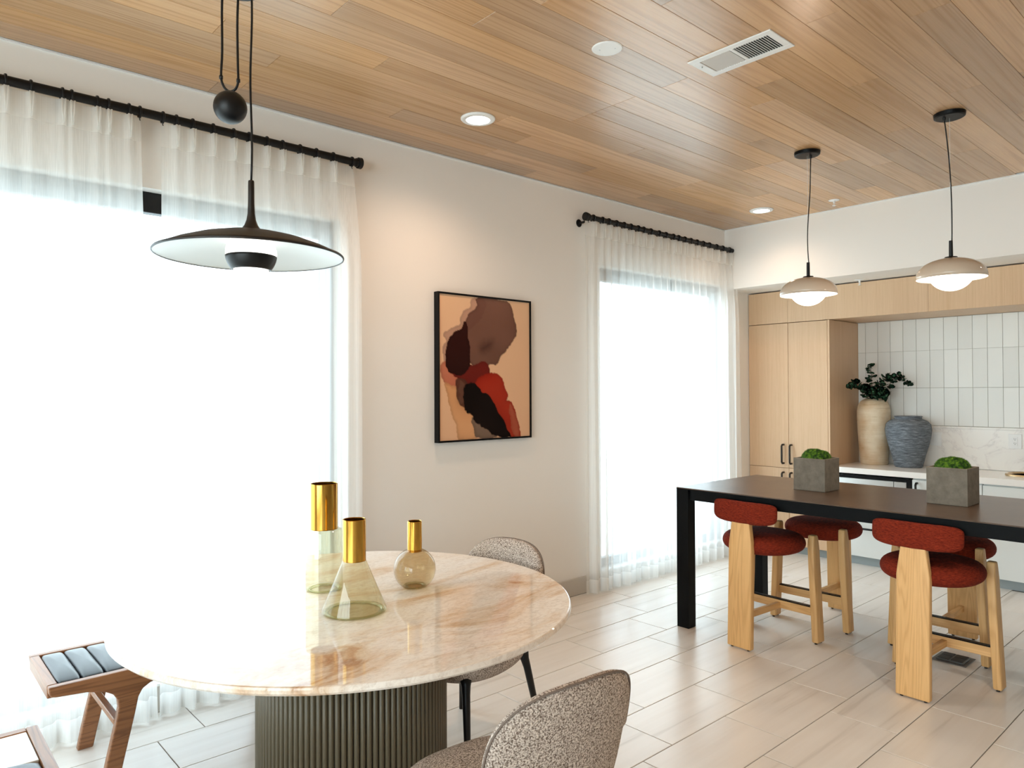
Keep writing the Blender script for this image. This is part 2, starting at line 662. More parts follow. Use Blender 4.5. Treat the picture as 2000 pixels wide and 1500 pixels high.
MARB = marble_table()
MARW = marble_white()
TILEF = floor_tile()
TBROWN = table_brown()
SHEER = sheer('sheer_voile', 0.40)
SHEERD = sheer('sheer_voile_double', 0.15)
PANE = thin_glass('window_glass', (250, 253, 252), (200, 215, 212))
VGLASS = thin_glass('smoked_vase_glass', (240, 236, 218), (214, 208, 182))
VGLASSA = thin_glass('amber_vase_glass', (228, 216, 192), (196, 178, 142))
VBASE = thin_glass('thick_vase_glass', (240, 240, 224), (212, 214, 188))
OPAL = glow('lit_opal_globe', (1.0, 0.93, 0.84), 5.0)
OPALD = glow('lit_opal_globe_table', (1.0, 0.95, 0.88), 2.6)
DLGLOW = glow('lit_downlight_lens', (1.0, 0.93, 0.85), 8.0)
DOMEB = simple('glazed_dome_beige', (206, 188, 168), 0.12)
DOMEW = simple('dome_white_inside', (246, 240, 230), 0.4)
DISCW = simple('disc_pale_underside', (184, 183, 176), 0.3)


def vase_beige():
    k = NT('combed_beige_ceramic')
    tc = k.n('ShaderNodeTexCoord')
    mp = k.n('ShaderNodeMapping')
    mp.inputs['Scale'].default_value = (5, 5, 60)
    k.l(tc.outputs['Object'], mp.inputs[0])
    n1 = k.n('ShaderNodeTexNoise', i_Scale=1.0, i_Detail=4.0, i_Roughness=0.7)
    k.l(mp.outputs[0], n1.inputs['Vector'])
    n2 = k.n('ShaderNodeTexNoise', i_Scale=7.0, i_Detail=3.0)
    k.l(tc.outputs['Object'], n2.inputs['Vector'])
    r = k.ramp(n1.outputs[0], [(0.25, rgba((196, 174, 142))), (0.42, rgba((220, 204, 176))), (0.7, rgba((228, 214, 190)))])
    r2 = k.ramp(n2.outputs[0], [(0.3, rgba((220, 190, 150))), (0.6, rgba((255, 255, 255)))])
    mix = k.n('ShaderNodeMix', data_type='RGBA', blend_type='MULTIPLY')
    mix.inputs[0].default_value = 0.6
    k.l(r.outputs[0], mix.inputs[6])
    k.l(r2.outputs[0], mix.inputs[7])
    k.l(mix.outputs[2], k.p.inputs['Base Color'])
    k.p.inputs['Roughness'].default_value = 0.6
    k.bump(n1.outputs[0], 0.4, 0.004)
    return k.m


def vase_grey():
    k = NT('ribbed_blue_grey_ceramic')
    tc = k.n('ShaderNodeTexCoord')
    mp = k.n('ShaderNodeMapping')
    mp.inputs['Scale'].default_value = (16, 16, 130)
    k.l(tc.outputs['Object'], mp.inputs[0])
    n1 = k.n('ShaderNodeTexNoise', i_Scale=1.0, i_Detail=4.0, i_Roughness=0.75)
    k.l(mp.outputs[0], n1.inputs['Vector'])
    r = k.ramp(n1.outputs[0], [(0.3, rgba((62, 68, 74))), (0.52, rgba((104, 112, 120))), (0.72, rgba((152, 160, 166)))])
    k.l(r.outputs[0], k.p.inputs['Base Color'])
    k.p.inputs['Roughness'].default_value = 0.8
    k.bump(n1.outputs[0], 0.8, 0.006)
    return k.m


LEAF = NT('eucalyptus_leaf')
_oi = LEAF.n('ShaderNodeObjectInfo')
_r = LEAF.ramp(_oi.outputs['Random'], [(0, rgba((30, 76, 54))), (0.6, rgba((54, 108, 76))), (1, rgba((88, 140, 98)))])
LEAF.l(_r.outputs[0], LEAF.p.inputs['Base Color'])
LEAF.p.inputs['Roughness'].default_value = 0.55
LEAF = LEAF.m
STEM = simple('twig_brown', (72, 60, 44), 0.8)

# ================================================================== STRUCTURE
# ---- floor: slab of grout with single tiles laid on it
G = 0.0042
TW, TL = 0.3055, 0.611
floor_o = struct(obj('floor', nbox((XR, YR, -0.06), (XN + 0.1, YW, -0.004)), GROUT))
VIEWF = (-0.2, 7.05)
rest = bmesh.new()
row0 = 2.168      # a joint line; rows go down in y from here
tile_mesh = {}


def tile_me(l, d):
    key = (round(l, 3), round(d, 3))
    if key not in tile_mesh:
        bm = nbox((-l / 2, -d / 2, -0.01), (l / 2, d / 2, 0.0))
        bmesh.ops.bevel(bm, geom=[e for e in bm.edges if all(v.co.z > -0.001 for v in e.verts)], offset=0.0012, segments=1, affect='EDGES')
        me = bpy.data.meshes.new('tile')
        bm.to_mesh(me)
        bm.free()
        me.materials.append(TILEF)
        tile_mesh[key] = me
    return tile_mesh[key]


def in_view(x, y, z=0.0, m=0.25):
    d = Vector((x, y, z - CAM_H))
    dz = d.dot(Fv)
    if dz < 0.3:
        return False
    a, b = d.dot(Rv) / dz, d.dot(Uv) / dz
    return abs(a) < 1000 / FPX + m / dz + 0.05 and abs(b) < 750 / FPX + m / dz + 0.05


for k in range(-8, 24):
    y1 = row0 - TW * k + TW
    y0 = y1 - TW
    y1, y0 = min(y1, YW), max(y0, YR)
    if y1 - y0 < 0.02:
        continue
    off = 3.19 - 0.2025 * (k - 1)       # joint positions step by a third per row
    i0 = int((XR - off) / TL) - 1
    for i in range(i0, i0 + 24):
        xa, xb = off + i * TL, off + (i + 1) * TL
        xa, xb = max(xa, XR), min(xb, 6.48 if y0 > 0.3 else XN)
        if xb - xa < 0.03:
            continue
        cx, cy = (xa + xb) / 2, (y0 + y1) / 2
        if any(in_view(px, py) for px in (xa, cx, xb) for py in (y0, y1)):
            obj('tile', tile_me(xb - xa - G, y1 - y0 - G), None, floor_o, (cx, cy, 0))
        else:
            box(rest, (xa + G / 2, y0 + G / 2, -0.01), (xb - G / 2, y1 - G / 2, 0.0))
r_ = obj('tile_field', rest, TILEF, floor_o)
r_['kind'] = 'stuff'

# ---- ceiling: oak planks under a dark deck
ceil_o = struct(obj('ceiling', nbox((XR, YR, ZC + 0.016), (XN + 0.1, YW + 0.15, ZC + 0.1)), OAKD))
PW = 0.15335
known = {0: 2.94, 2: 2.925, 4: 2.925, -4: 3.635, -6: 4.10, -7: 3.14, -5: 2.875, 3: 1.374, 7: 1.37, 9: 1.37, -3: 4.46, 1: 4.0, 5: 3.6, 6: 4.47}
rest = bmesh.new()
for k in range(-45, 12):
    y0 = 2.0065 + PW * k
    y1 = min(y0 + PW, YW)
    y0 = max(y0, YR)
    if y1 - y0 < 0.015:
        continue
    rnd = random.Random(k * 13 + 5)
    j = known.get(k, rnd.uniform(1.2, 4.5))
    cuts = [j]
    x = j
    while x > XR:
        x -= rnd.choice((1.55, 1.85, 2.15))
        cuts.insert(0, x)
    x = j
    while x < XK:
        x += rnd.choice((1.55, 1.545, 1.85))
        cuts.append(x)
    for xa, xb in zip(cuts[:-1], cuts[1:]):
        xa, xb = max(xa, XR), min(xb, XK)
        if xb - xa < 0.05:
            continue
        vis = any(in_view(xa + (xb - xa) * t, py, ZC) for t in (0, .2, .4, .6, .8, 1) for py in (y0, y1))
        lo = (-(xb - xa) / 2 + 0.0006, -(y1 - y0) / 2 + 0.0006, 0)
        hi = (-lo[0], -lo[1], 0.016)
        if vis:
            bm = nbox(lo, hi)
            bmesh.ops.bevel(bm, geom=[e for e in bm.edges if all(v.co.z < 0.001 for v in e.verts)], offset=0.0011, segments=1, affect='EDGES')
            dz = rnd.uniform(0, 0.0006)
            obj('plank', bm, OAKC, ceil_o, ((xa + xb) / 2, (y0 + y1) / 2, ZC - dz))
        else:
            c = Vector(((xa + xb) / 2, (y0 + y1) / 2, ZC))
            box(rest, Vector(lo) + c, Vector(hi) + c)
r_ = obj('plank_field', rest, OAKC, ceil_o)
r_['kind'] = 'stuff'


# ---- walls
def wall_with_openings(name, axis, a0, a1, t0, t1, z0, z1, holes):
    """wall along axis 0 (x) or 1 (y), thickness t0..t1 on the other axis, rectangular holes (b0,b1,z0,z1)"""
    bm = bmesh.new()

    def add(b0, b1, za, zb):
        if b1 - b0 < 1e-4 or zb - za < 1e-4:
            return
        if axis == 0:
            box(bm, (b0, t0, za), (b1, t1, zb))
        else:
            box(bm, (t0, b0, za), (t1, b1, zb))
    x = a0
    for (b0, b1, za, zb) in sorted(holes):
        add(x, b0, z0, z1)
        add(b0, b1, z0, za)
        add(b0, b1, zb, z1)
        x = b1
    add(x, a1, z0, z1)
    return struct(obj(name, bm, WALL))


wall_with_openings('wall_left', 0, XR, XN + 0.1, YW, YW + 0.16, -0.06, ZC + 0.1, [(W1X[0], W1X[1], WZ[0], WZ[1]), (W2X[0], W2X[1], WZ[0], WZ[1])])
wall_with_openings('wall_rear', 1, YR, YW + 0.16, XR - 0.16, XR, -0.06, ZC + 0.1, [RW])
wall_with_openings('wall_right', 0, XR - 0.16, XN + 0.1, YR - 0.16, YR, -0.06, ZC + 0.1, [])
bpy.data.objects['wall_right'].data.materials.clear()
bpy.data.objects['wall_right'].data.materials.append(simple('low_bounce_taupe', (150, 138, 124), 0.7))  # unseen wall, toned dark to cut bounce onto the window wall
struct(obj('wall_kitchen', nbox((XN, YR, -0.06), (XN + 0.1, YW, 2.47)), WALL))
# bulkhead that drops from the ceiling in front of the niche
struct(obj('wall_bulkhead', nbox((XK, YR, 2.468), (XN + 0.1, YW, ZC + 0.016)), WALL))
# slim white bead where ceiling meets wall
struct(obj('trim_1', nbox((XR, YW - 0.008, ZC - 0.008), (XK, YW, ZC)), WHITEM))
struct(obj('trim_2', nbox((XK - 0.008, YR, ZC - 0.008), (XK, YW - 0.008, ZC)), WHITEM))
bm = bmesh.new()
box(bm, (XR, YW - 0.012, 0.0), (6.45, YW, 0.126), 0.003)
struct(obj('baseboard_left', bm, BASEB))


# ---- windows in the left wall
def window(n, x0, x1, mull):
    z0, z1 = WZ
    y0, y1 = YW + 0.075, YW + 0.135
    root = bpy.data.objects.new('window_%d' % n, None)
    root.location = ((x0 + x1) / 2, (y0 + y1) / 2, z0)
    COL.objects.link(root)
    struct(root)
    cx = (x0 + x1) / 2

    def L(lo, hi, nm, mt, bv=0.003):
        lo = (lo[0] - cx, lo[1] - (y0 + y1) / 2, lo[2] - z0)
        hi = (hi[0] - cx, hi[1] - (y0 + y1) / 2, hi[2] - z0)
        return obj(nm, nbox(lo, hi, bv), mt, root)
    L((x0, y0, z1 - 0.1), (x1, y1, z1), 'head_rail', BLACKM)
    L((x0, y0, z0), (x1, y1, z0 + 0.07), 'bottom_rail', BLACKM)
    L((x0, y0, z0 + 0.07), (x0 + 0.07, y1, z1 - 0.1), 'stile', BLACKM)
    L((x1 - 0.07, y0, z0 + 0.07), (x1, y1, z1 - 0.1), 'stile', BLACKM)
    xs = [x0 + 0.07] + mull + [x1 - 0.07]
    for m in mull:
        L((m - 0.03, y0, z0 + 0.07), (m + 0.03, y1, z1 - 0.1), 'mullion', BLACKM)
    for a, b in zip(xs[:-1], xs[1:]):
        L((a + (0.03 if a in mull else 0), y0 + 0.02, z0 + 0.07), (b - (0.03 if b in mull else 0), y0 + 0.026, z1 - 0.1), 'pane', PANE, 0)
    L((x0, YW - 0.002, z0 - 0.02), (x1, y0, z0 + 0.001), 'sill', WHITEM, 0.002)
    return root


window(1, W1X[0], W1X[1], [])
window(2, W2X[0], W2X[1], [])
# glazing of the unseen fill opening behind the camera
for n, (lo, hi, ax) in enumerate((((XR - 0.11, RW[0], RW[2]), (XR - 0.05, RW[1], RW[3]), 1),), 3):
    root = bpy.data.objects.new('window_%d' % n, None)
    COL.objects.link(root)
    struct(root)
    a0, a1 = lo[ax], hi[ax]
    t0, t1 = lo[1 - ax], hi[1 - ax]

    def BX(p0, p1, za, zb, q0, q1, nm, mt):
        l, h = [0, 0, za], [0, 0, zb]
        l[ax], h[ax] = p0, p1
        l[1 - ax], h[1 - ax] = q0, q1
        obj(nm, nbox(l, h), mt, root)
    BX(a0, a1, lo[2], lo[2] + 0.06, t0, t1, 'bottom_rail', BLACKM)
    BX(a0, a1, hi[2] - 0.06, hi[2], t0, t1, 'head_rail', BLACKM)
    N = 4
    for i in range(N + 1):
        c = a0 + (a1 - a0) * i / N
        c0, c1 = max(a0, c - 0.03), min(a1, c + 0.03)
        BX(c0, c1, lo[2] + 0.06, hi[2] - 0.06, t0, t1, 'stile', BLACKM)
    BX(a0, a1, lo[2] + 0.06, hi[2] - 0.06, (t0 + t1) / 2 - 0.003, (t0 + t1) / 2 + 0.003, 'pane', PANE)
# paving outside
struct(obj('ground', nbox((-25, YR - 25, -0.5), (32, YW + 25, -0.1)), simple('pale_paving', (205, 205, 200), 0.9)))

# ================================================================== KITCHEN NICHE
XF = 6.415     # cabinet fronts
YC = 2.91      # side of the tall cabinet
YE = -0.60      # where the fitted run ends, out of frame
# ---- backsplash tiles
bs = struct(obj('wall_backsplash', nbox((XN - 0.012, YE, 1.204), (XN, YC, 2.156)), GROUTW))
bme = bpy.data.meshes.new('tile')
_b = nbox((-0.006, -0.1104 / 2 + 0.0012, -0.333 / 2 + 0.0012), (0.0, 0.1104 / 2 - 0.0012, 0.333 / 2 - 0.0012), 0.0012)
_b.to_mesh(bme)
_b.free()
bme.materials.append(TILEW)
tile_edge = 2.841
for rz, (za, zb) in enumerate(((1.204, 1.54), (1.54, 1.871), (1.871, 2.156))):
    for i in range(-1, 34):
        y1 = tile_edge - 0.1104 * i
        y0 = y1 - 0.1104
        y1c, y0c = min(y1, YC), max(y0, YE)
        if y1c - y0c < 0.02:
            continue
        full = abs(y1c - y1) < 1e-6 and abs(y0c - y0) < 1e-6 and rz < 2
        if full:
            obj('tile', bme, None, bs, (XN - 0.012, (y0 + y1) / 2, (za + zb) / 2))
        else:
            d, hgt = (y1c - y0c) / 2 - 0.0012, (zb - za) / 2 - 0.0012
            obj('tile', nbox((-0.006, -d, -hgt), (0, d, hgt), 0.0012), TILEW, bs, (XN - 0.012, (y0c + y1c) / 2, (za + zb) / 2))
sl = obj('marble_splashback', nbox((XN - 0.02, YE, 0.846), (XN - 0.001, YC - 0.001, 1.185), 0.002), MARW)
tag(sl, 'white veined marble slab behind the counter under the wall tiles', 'splashback')
led = obj('marble_ledge', nbox((XN - 0.03, YE, 1.185), (XN - 0.001, YC - 0.001, 1.203), 0.002), MARW)
tag(led, 'thin white stone ledge capping the marble splashback', 'ledge')


def handle_d(parent, x, y, z0, z1, mt, horizontal=False):
    """slim D pull: a bar on two short posts"""
    bm = bmesh.new()
    r = 0.009
    dpt = 0.042
    if not horizontal:
        pts = [(x, y, z0), (x - dpt * 0.7, y, z0), (x - dpt, y, z0 + 0.012), (x - dpt, y, z1 - 0.012), (x - dpt * 0.7, y, z1), (x, y, z1)]
    else:
        pts = [(x, z0, y), (x - dpt, z0, y), (x - dpt, z0 - 0.002, y), (x - dpt, z1 + 0.002, y), (x - dpt, z1, y), (x, z1, y)]
    tube(bm, pts, r, 8)
    return obj('handle', bm, mt, parent, smooth=True)


# ---- tall oak cabinet
tc_ = thing('tall_cabinet', 'tall oak cabinet with two pairs of doors beside the window', 'cabinet', (XF, (YC + YW) / 2, 0))
y0, y1 = YC - (YC + YW) / 2, YW - 0.004 - (YC + YW) / 2
bm = bmesh.new()
box(bm, (0.021, y0, 0.075), (XN - XF - 0.002, y1, 2.154))
obj('body', bm, CABW, tc_)
obj('side_panel', nbox((0.0, y0 - 0.0005, 0.075), (XN - XF - 0.032, y0 + 0.018, 2.154), 0.001), CABW, tc_)
obj('toe_kick', nbox((0.06, y0, 0.0), (XN - XF - 0.002, y1, 0.075)), TOEK, tc_)
ym = 3.30 - (YC + YW) / 2
for nm, za, zb in (('upper_door', 0.797, 2.151), ('lower_door', 0.078, 0.793)):
    for a, b, hy in ((y0 + 0.02, ym - 0.0015, ym - 0.028), (ym + 0.0015, y1, ym + 0.05)):
        d = obj(nm, nbox((0.0, a, za), (0.019, b, zb), 0.0012), CABW, tc_)
        hz = (0.838, 1.012) if nm == 'upper_door' else (0.58, 0.752)
        handle_d(d, 0.001, hy, hz[0], hz[1], BRONZE)

# ---- header run over the niche
hd = thing('header_cabinet', 'long oak header panel run above the tall cabinet and counter', 'cabinet', (XF, 1.6, 2.157))
edges = [YW - 0.004, 3.302, 2.1, 0.9, YE]
obj('body', nbox((0.021, YE - 1.6, 0.002), (XN - XF - 0.002, YW - 0.004 - 1.6, 0.295)), CABW, hd)
for a, b in zip(edges[1:], edges[:-1]):
    obj('panel', nbox((0.0, a - 1.6 + 0.0008, 0.0), (0.019, b - 1.6 - 0.0008, 0.30), 0.001), CABW, hd)

# ---- counter and base units
ct = obj('countertop', nbox((6.385, YE, 0.796), (XN - 0.021, YC - 0.002, 0.845), 0.003, 2), WHITEQ)
tag(ct, 'white stone countertop with a thick front edge along the niche', 'countertop')
# built-in microwave drawer
mw = thing('microwave_drawer', 'built-in stainless microwave with a black trim frame under the counter', 'microwave', (6.42, 2.57, 0.42))
ya, yb = 2.24 - 2.57, 2.905 - 2.57
fr = bmesh.new()
z0, z1 = 0.42, 0.783
for lo, hi in (((0, ya, 0.332), (0.02, yb, 0.363)), ((0, ya, 0.0), (0.02, yb, 0.03)), ((0, ya, 0.03), (0.02, ya + 0.042, 0.332)), ((0, yb - 0.042, 0.03), (0.02, yb, 0.332))):
    box(fr, lo, hi)
obj('trim_frame', fr, BLACKS, mw)
obj('control_panel', nbox((0.004, ya + 0.043, 0.031), (0.02, 2.381 - 2.57, 0.331), 0.001), STEEL, mw)
obj('door', nbox((0.004, 2.384 - 2.57, 0.031), (0.02, yb - 0.043, 0.331), 0.001), STEEL, mw)
obj('body', nbox((0.02, ya + 0.02, 0.0), (0.5, yb - 0.02, 0.36)), BLACKS, mw)


def base_unit(nm, label, ya, yb, fronts, filler_top=None):
    cy = (ya + yb) / 2
    t = thing(nm, label, 'cabinet', (6.42, cy, 0))
    top = 0.794
    bodyz = filler_top or top
    obj('body', nbox((0.0205, ya - cy + 0.001, 0.075), (XN - 6.42 - 0.022, yb - cy - 0.001, bodyz)), CABG, t)
    obj('toe_kick', nbox((0.05, ya - cy + 0.001, 0.0), (0.08, yb - cy - 0.001, 0.075)), TOEK, t)
    for kind, a, b, za, zb, hd in fronts:
        d = obj(kind, nbox((0.0, a - cy + 0.0015, za), (0.02, b - cy - 0.0015, zb), 0.0012), CABG, t)
        if hd:
            if hd[0] == 'v':
                handle_d(d, 0.001, hd[1] - cy, hd[2], hd[3], BLACKM)
            else:
                handle_d(d, 0.001, hd[1], hd[2] - cy, hd[3] - cy, BLACKM, True)
    return t


base_unit('base_cabinet', 'pale grey drawer unit with a black bar pull below the microwave', 2.24, 2.908, [('drawer', 2.24, 2.908, 0.078, 0.416, ('h', 0.326, 2.667, 2.46))], 0.416)
base_unit('base_cabinet', 'pale grey base cabinet right of the microwave with a black bow handle', 1.736, 2.238, [('door', 1.736, 2.238, 0.078, 0.781, ('v', 2.198, 0.58, 0.755))])
base_unit('base_cabinet', 'pale grey base cabinet with an unbroken front below the sink', YE, 1.734, [('apron_panel', YE, 1.734, 0.55, 0.781, None), ('door', YE, 0.56, 0.078, 0.547, None), ('door', 0.56, 1.734, 0.078, 0.547, None)])

# ---- sink with a rounded brass coloured lip let into the counter
sk = thing('sink', 'rounded brass coloured basin edge set into the white counter', 'sink', (6.78, 1.36, 0.845))
out, inn = [], []
for i in range(40):
    th = 2 * pi * i / 40
    c, s = cos(th), sin(th)
    out.append((0.17 * math.copysign(abs(c) ** 0.55, c), 0.30 * math.copysign(abs(s) ** 0.55, s)))
bm = bmesh.new()
lv = [(1.0, 0.0005), (1.0, 0.012), (0.95, 0.014), (0.93, 0.002), (0.9, 0.001)]
rings = [[bm.verts.new((p[0] * f, p[1] * f, z)) for p in out] for f, z in lv]
for a, b in zip(rings[:-1], rings[1:]):
    for i in range(40):
        bm.faces.new((a[i], a[(i + 1) % 40], b[(i + 1) % 40], b[i]))
obj('rim', bm, BRASS, sk, smooth=True)
bm = bmesh.new()
bm.faces.new([bm.verts.new((p[0] * 0.92, p[1] * 0.92, 0.0012)) for p in out])
bmesh.ops.solidify(bm, geom=bm.faces[:], thickness=0.0006)
obj('basin', bm, BRASS, sk)


# ---- wall plates
def outlet(label, y, z, nm='wall_outlet', cat='outlet'):
    t = thing(nm, label, cat, (XN - 0.02, y, z))
    obj('cover_plate', nbox((-0.006, -0.046, -0.06), (0, 0.046, 0.06), 0.002), WHITEM, t)
    obj('insert', nbox((-0.009, -0.018, -0.036), (-0.006, 0.018, 0.036), 0.0015), WHITEM, t)
    if nm == 'wall_outlet':
        for s in (-1, 1):
            bm = bmesh.new()
            for dy, h in ((-0.006, 0.0045), (0.006, 0.0055)):
                box(bm, (-0.0096, dy - 0.001, s * 0.018 - h + 0.004), (-0.0088, dy + 0.001, s * 0.018 + h + 0.004))
            box(bm, (-0.0096, -0.0025, s * 0.018 - 0.0085), (-0.0088, 0.0025, s * 0.018 - 0.0045))
            obj('socket', bm, BLACKM, t)
    else:
        obj('rocker', nbox((-0.012, -0.013, -0.028), (-0.009, 0.013, 0.028), 0.001), WHITEM, t)
    return t


outlet('white duplex outlet on the marble splashback near the sink', 1.657, 1.094)
outlet('white wall plate on the marble half hidden behind the blue-grey vase', 2.245, 1.09, 'wall_switch', 'switch')

# ---- big vases on the counter
vb = thing('tall_vase', 'tall beige combed ceramic vase holding eucalyptus on the counter', 'vase', (6.872, 2.715, 0.845))
prof = [(0, 0), (0.112, 0), (0.117, 0.012), (0.121, 0.1), (0.129, 0.2), (0.136, 0.32), (0.14, 0.42), (0.139, 0.49), (0.13, 0.535), (0.112, 0.57), (0.09, 0.588), (0.075, 0.592), (0.07, 0.598), (0.064, 0.597), (0.064, 0.57), (0.09, 0.52), (0.1, 0.4), (0, 0.4)]
obj('body', nlathe(prof, 40), vase_beige(), vb, smooth=True)
vg = obj('grey_vase', nlathe([(0, 0), (0.106, 0), (0.112, 0.012), (0.132, 0.1), (0.158, 0.19), (0.176, 0.27), (0.183, 0.33), (0.176, 0.375), (0.15, 0.405), (0.118, 0.418), (0.108, 0.424), (0.106, 0.434), (0.112, 0.44), (0.11, 0.446), (0.094, 0.446), (0.09, 0.43), (0.13, 0.39), (0.15, 0.3), (0.1, 0.05), (0, 0.05)], 44), vase_grey(), None, (6.81, 2.40, 0.845), smooth=True)
tag(vg, 'round shouldered blue-grey ribbed pot on the counter', 'vase')

eu = thing('eucalyptus', 'dark green eucalyptus branches standing in the tall beige vase', 'plant', (6.872, 2.715, 1.43))


def leaf_mesh():
    bm = bmesh.new()
    pts = []
    for i in range(8):
        th = 2 * pi * i / 8
        r = 0.027 * (1 + 0.12 * cos(th))
        pts.append((r * cos(th) + 0.027, r * sin(th) * 0.95, 0.004 * cos(2 * th)))
    c = bm.verts.new((0.027, 0, -0.003))
    vs = [bm.verts.new(p) for p in pts]
    for i in range(8):
        bm.faces.new((c, vs[i], vs[(i + 1) % 8]))
    bmesh.ops.solidify(bm, geom=bm.faces[:], thickness=0.0008)
    me = bpy.data.meshes.new('leaf')
    bm.to_mesh(me)
    bm.free()
    me.materials.append(LEAF)
    for p in me.polygons:
        p.use_smooth = True
    return me


LM = leaf_mesh()
rl = random.Random(3)
# ends are offsets from the vase mouth
ends = [((-0.02, 0.02, 0.32), 0.05, 40), ((-0.27, 0.10, 0.13), 0.1, 32), ((-0.06, -0.33, 0.13), 0.22, 46), ((-0.1, -0.2, 0.2), 0.12, 34),
        ((-0.16, -0.18, 0.03), 0.1, 30), ((-0.14, 0.05, 0.1), 0.08, 28), ((-0.02, -0.08, 0.16), 0.05, 26), ((-0.17, -0.05, 0.04), 0.1, 24)]
for e, lift, nl in ends:
    e = Vector(e)
    p0 = Vector((e.x * 0.1, e.y * 0.1, -0.1))
    p1 = Vector((e.x * 0.25, e.y * 0.25, 0.02))
    p2 = Vector((e.x * 0.65, e.y * 0.65, e.z * 0.65 + lift * 0.6))
    pts = [Vector(p) for p in catmull([tuple(p0), tuple(p1), tuple(p2), tuple(e)], 6, False)]
    st = obj('stem', ntube(pts, [0.0035 - 0.0022 * i / (len(pts) - 1) for i in range(len(pts))], 6), STEM, eu, smooth=True)
    for i in range(nl):
        t = 0.32 + 0.68 * (i + rl.random() * 0.5) / nl
        f = t * (len(pts) - 1)
        k0 = min(int(f), len(pts) - 2)
        p = pts[k0].lerp(pts[k0 + 1], f - k0)
        d = (pts[k0 + 1] - pts[k0]).normalized()
        az = rl.uniform(0, 2 * pi)
        side = d.orthogonal().normalized()
        side.rotate(Matrix.Rotation(az, 3, d))
        ax = (side + d * 0.35).normalized()
        nrm = (d + Vector((rl.uniform(-.5, .5), rl.uniform(-.5, .5), rl.uniform(-.2, .6)))).normalized()
        yv = nrm.cross(ax).normalized()
        zv = ax.cross(yv)
        lf = bpy.data.objects.new('leaf', LM)
        s = rl.uniform(0.8, 1.3) * (1.0 - 0.3 * t)
        mt = Matrix((ax, yv, zv)).transposed().to_4x4() @ Matrix.Diagonal((s, s, s, 1))
        mt.translation = p
        lf.matrix_local = mt
        lf.parent = st
        COL.objects.link(lf)

# ================================================================== CEILING FITTINGS
def downlight(label, x, y, power, col=(1.0, 0.68, 0.47)):
    t = thing('downlight', label, 'light', (x, y, ZC))
    obj('trim_ring', nlathe([(0.066, -0.001), (0.067, -0.012), (0.09, -0.010), (0.096, -0.004), (0.096, 0.0), (0.066, 0.0)], 40, closed=True), WHITEM, t, smooth=True)
    obj('lens', nlathe([(0, -0.0105), (0.055, -0.0105), (0.067, -0.009), (0.067, -0.002), (0, -0.002)], 40), DLGLOW, t)
    l = bpy.data.lights.new('downlight_lamp', 'SPOT')
    l.energy = power
    l.color = col
    l.spot_size = radians(150)
    l.spot_blend = 1.0
    l.shadow_soft_size = 0.06
    o = bpy.data.objects.new('downlight_lamp', l)
    o.location = (0, 0, -0.03)
    o.parent = t
    COL.objects.link(o)


downlight('white round recessed downlight over the wall with the framed picture', 2.503, 3.075, 42)
downlight('white round recessed downlight near the kitchen bulkhead', 5.557, 3.082, 22)
downlight('white round recessed downlight added out of view beyond the air vent to brighten the floor', 2.503, 0.05, 84, (1.0, 0.86, 0.70))  # out of view, added on the grid to brighten the foreground floor
downlight('white round recessed downlight added out of view in front of the sink run as fill', 5.557, 0.05, 34, (1.0, 0.92, 0.82))  # second added lamp out of view, more fill from the right

cp = thing('ceiling_cover_plate', 'white round blank cover plate with two screws on the oak ceiling', 'cover plate', (2.418, 2.068, ZC))
obj('plate', nlathe([(0, -0.005), (0.064, -0.005), (0.068, -0.002), (0.068, 0.0), (0, 0)], 40), WHITEM, cp)
for a in (-0.035, 0.035):
    obj('screw', nlathe([(0, -0.0068), (0.0028, -0.0065), (0.0035, -0.005), (0, -0.005)], 10, (a * 0.55, -a * 0.8, 0)), STEEL, cp)

vt = thing('air_vent', 'white louvred air register set in the oak ceiling', 'vent', (2.905, 1.71, ZC))
bm = bmesh.new()
hx, hy = 0.107, 0.204
for lo, hi in (((-hx, -hy, -0.006), (-0.072, hy, 0)), ((0.072, -hy, -0.006), (hx, hy, 0)), ((-0.072, -hy, -0.006), (0.072, -hy + 0.033, 0)), ((-0.072, hy - 0.042, -0.006), (0.072, hy, 0)), ((-0.072, -0.008, -0.006), (0.072, 0.008, 0))):
    box(bm, lo, hi, 0.0015)
obj('frame', bm, WHITEM, vt)
obj('damper', nbox((-0.072, -hy + 0.033, -0.0005), (0.072, hy - 0.042, -0.0001)), simple('vent_dark', (70, 76, 76), 0.7), vt)
slm = bpy.data.meshes.new('slat')
_b = nbox((-0.071, -0.0012, -0.007), (0.071, 0.0012, 0.007))
_b.to_mesh(slm)
_b.free()
slm.materials.append(WHITEM)
for half, (a, b), tilt in ((0, (-hy + 0.036, -0.012), -0.7), (1, (0.012, hy - 0.046), 0.85)):
    n = 13
    for i in range(n):
        y = a + (b - a) * (i + 0.5) / n
        s = obj('slat', slm, None, vt, (0, y, -0.0035), rot=(tilt, 0, 0))
        s.scale = (1, 1, 0.55)
obj('lever', nbox((-0.03, hy - 0.03, -0.014), (-0.026, hy - 0.024, -0.006)), STEEL, vt)


def sprinkler(label, x, y, z):
    t = thing('sprinkler', label, 'sprinkler', (x, y, z))
    obj('escutcheon', nlathe([(0, -0.006), (0.018, -0.008), (0.04, -0.003), (0.042, 0), (0, 0)], 28), WHITEM, t, smooth=True)
    bm = nlathe([(0, -0.024), (0.008, -0.024), (0.009, -0.006), (0, -0.006)], 12)
    for s in (-1, 1):
        box(bm, (s * 0.009 - 0.0015, -0.002, -0.042), (s * 0.009 + 0.0015, 0.002, -0.02))
    obj('frame', bm, WHITEM, t)
    obj('deflector', nlathe([(0, -0.046), (0.014, -0.045), (0.014, -0.042), (0, -0.042)], 16), WHITEM, t)


